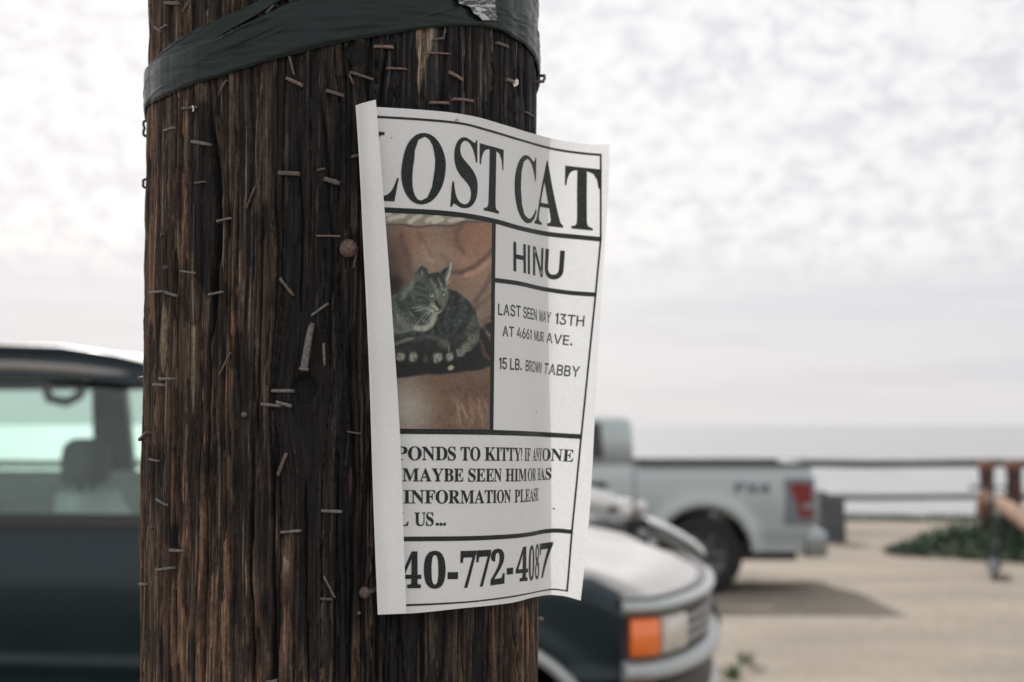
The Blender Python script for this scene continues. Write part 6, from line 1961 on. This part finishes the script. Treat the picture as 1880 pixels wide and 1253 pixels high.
# greenhouse: roof, pillars, glass
BEL, RFZ = 1.21, 1.765
def wl(z):
    """How far the window wall leans in at height z."""
    return .065 + (z - BEL) / (RFZ - BEL) * .105
def wallframe(s):
    if s == 0:
        return lambda a, b_, c_: Vector((a, wl(b_) + c_, b_))
    return lambda a, b_, c_: Vector((a, VW - wl(b_) - c_, b_))
for s in (0, 1):
    fm = wallframe(s)
    TOPB = 1.685
    MB().prism([(-4.5, TOPB), (-1.85, TOPB), (-1.62, TOPB - .028), (-1.45, TOPB - .075), (-1.50, TOPB - .03), (-1.62, RFZ - .042), (-1.75, RFZ - .008), (-1.95, RFZ + .022), (-2.2, RFZ + .03), (-4.42, RFZ + .03)], .06, lambda a, b_, c_: fm(a, b_, c_ - .008)).build('roof_rail', teal, sv)
    MB().prism([(-.92, BEL), (-.84, BEL), (-1.44, TOPB - .07), (-1.53, TOPB - .06)], .06, fm).build('pillar', teal, sv)
    MB().prism([(-2.50, BEL), (-2.31, BEL), (-2.33, TOPB - .001), (-2.48, TOPB - .001)], .055, fm).build('pillar', teal, sv)
    MB().prism([(-4.56, BEL), (-4.20, BEL), (-4.16, TOPB - .001), (-4.45, TOPB - .001)], .055, fm).build('pillar', teal, sv)
    MB().prism([(-4.58, BEL - .02), (-.90, BEL - .02), (-.90, BEL + .022), (-4.58, BEL + .022)], .03, lambda a, b_, c_: fm(a, b_, c_ - .022)).build('belt_seal', blackp, sv)
    for xa, xb, xc, xd in ((-2.31, -.95, -1.50, -2.33), (-4.2, -2.50, -2.48, -4.16)):
        MB().prism([(xa, BEL + .005), (xb, BEL + .005), (xc, TOPB + (.01 if xc < -2 else -.055)), (xd, TOPB + .01)], .004, lambda a, b_, c_: fm(a, b_, c_ + .022)).build('window', glass, sv)
    # inner door trim and outside mirror
    tp = BEL + (.02 if s == 0 else .115)
    MB().prism([(-4.5, .55), (-1.0, .55), (-1.0, tp), (-4.5, tp)], .03, lambda a, b_, c_: Vector((a, (.12 + c_) if s == 0 else (VW - .155 - c_), b_))).build('inner_panel', seatm, sv)
rows = []
for f_, drop in ((-4.56, .06), (-4.45, .012), (-4.0, 0), (-3.0, 0), (-2.4, 0.002), (-2.1, .006), (-1.9, .018), (-1.75, .036), (-1.62, .066), (-1.52, .098), (-1.455, .128)):
    r_ = []
    for k in range(41):
        q_ = k / 40
        l_ = .150 + (VW - .30) * q_
        e_ = (1 - abs(2 * q_ - 1) ** 2.6)
        r_.append((f_, l_, RFZ - .015 + .065 * e_ ** .55 - drop))
    rows.append(r_)
rp = np.array(rows)
ring = np.concatenate([rp, (rp - np.array([0, 0, .03]))[:, ::-1]], 1)
grid_mesh('roof', ring, simple('roof_sky_sheen', (.25, .24, .23), .42, coat=.1, var=.06, scale=4), sv, wrap=True)  # light colour stands in for sky reflected along the roof edge
mb = MB()
for s in (0, 1):
    y_ = .158 if s == 0 else VW - .158
    mb.tube([(-4.5, y_, RFZ + .028), (-3, y_, RFZ + .034), (-2.2, y_, RFZ + .03), (-1.95, y_, RFZ + .022), (-1.75, y_, RFZ - .008), (-1.62, y_, RFZ - .042), (-1.5, y_, RFZ - .11)], .014, 8)
mb.build('drip_rail', teal, sv)
MB().box((-4.4, .22, RFZ - .045), (-1.6, VW - .22, RFZ - .02)).build('headliner', interior, sv)
# windscreen
ws = np.array([[(-.88, .10 + (VW - .2) * q_, BEL - .02) for q_ in np.linspace(0, 1, 12)], [(-1.462, .16 + (VW - .32) * q_, 1.618 + .065 * (1 - abs(2 * q_ - 1) ** 2.6) ** .55) for q_ in np.linspace(0, 1, 12)]])
grid_mesh('windscreen', ws, glass, sv)
MB().prism([(-4.57, BEL), (-4.47, RFZ - .03), (-4.465, RFZ - .03), (-4.565, BEL)], VW - .36, lambda a, b_, c_: Vector((a, .18 + c_, b_))).build('rear_window', glass, sv)
# dash, wheel, seats
MB().box((-1.25, .16, .95), (-.92, VW - .16, 1.19), bev=.04).build('dashboard', blackp, sv)
MB().lathe([(-.012, .17), (0, .185), (.012, .17), (0, .155), (-.012, .17)], (-1.48, VW - .45, 1.08), (-1, 0, .45), 30).build('steering_wheel', blackp, sv)


def car_seat(f, l, name='seat', w=.50):
    rings = []
    for z_, df, hw, th in ((.66, .02, .45, .10), (.80, .0, .5, .11), (1.0, -.04, .5, .10), (1.18, -.09, .47, .085), (1.29, -.12, .38, .065)):
        rings.append([Vector((f + df + math.copysign(abs(math.cos(a)) ** .6, math.cos(a)) * th, l + math.copysign(abs(math.sin(a)) ** .6, math.sin(a)) * hw * w, z_)) for a in np.linspace(0, 2 * math.pi, 19)[:-1]])
    st = MB().loft(rings).build(name, seatm, sv)
    MB().box((f - .05, l - w * .47, .52), (f + .48, l + w * .47, .70), bev=.06).build('cushion', seatm, st)
    rings = []
    for z_, hw, th in ((1.315, .09, .045), (1.33, .115, .062), (1.39, .125, .072), (1.455, .115, .062), (1.48, .075, .035)):
        rings.append([Vector((f - .125 + math.copysign(abs(math.cos(a)) ** .7, math.cos(a)) * th, l + math.copysign(abs(math.sin(a)) ** .7, math.sin(a)) * hw, z_)) for a in np.linspace(0, 2 * math.pi, 17)[:-1]])
    mb = MB().loft(rings)
    for s in (-.05, .05): mb.tube([(f - .12, l + s, 1.26), (f - .125, l + s, 1.36)], .007, 6)
    mb.build('headrest', interior, st)
    return st


car_seat(-1.86, .45); car_seat(-1.86, VW - .45)
car_seat(-2.98, .45); car_seat(-2.98, VW - .45)
# grab handle over the far door, and the inside mirror
MB().tube([(-2.50, VW - .22, 1.72), (-2.52, VW - .26, 1.655), (-2.57, VW - .27, 1.63), (-2.65, VW - .27, 1.645), (-2.70, VW - .22, 1.72)], .022, 8).build('grab_handle', interior, sv)
MB().box((-1.62, VW / 2 - .12, 1.56), (-1.58, VW / 2 + .12, 1.63), bev=.015).build('rear_view_mirror', blackp, sv)
# outside mirror on the near door
mr = MB().box((-1.15, -.16, 1.175), (-1.06, .03, 1.295), bev=.04).build('side_mirror', blackp, sv)
MB().box((-1.165, -.145, 1.185), (-1.158, .01, 1.285), bev=.002).build('mirror_glass', chrome, mr)
for s in (0, 1):
    y0 = -.028 if s == 0 else VW + .0
    MB().box((-2.30, y0, 1.045), (-2.12, y0 + .028, 1.075), bev=.008).build('door_handle', trim, sv)
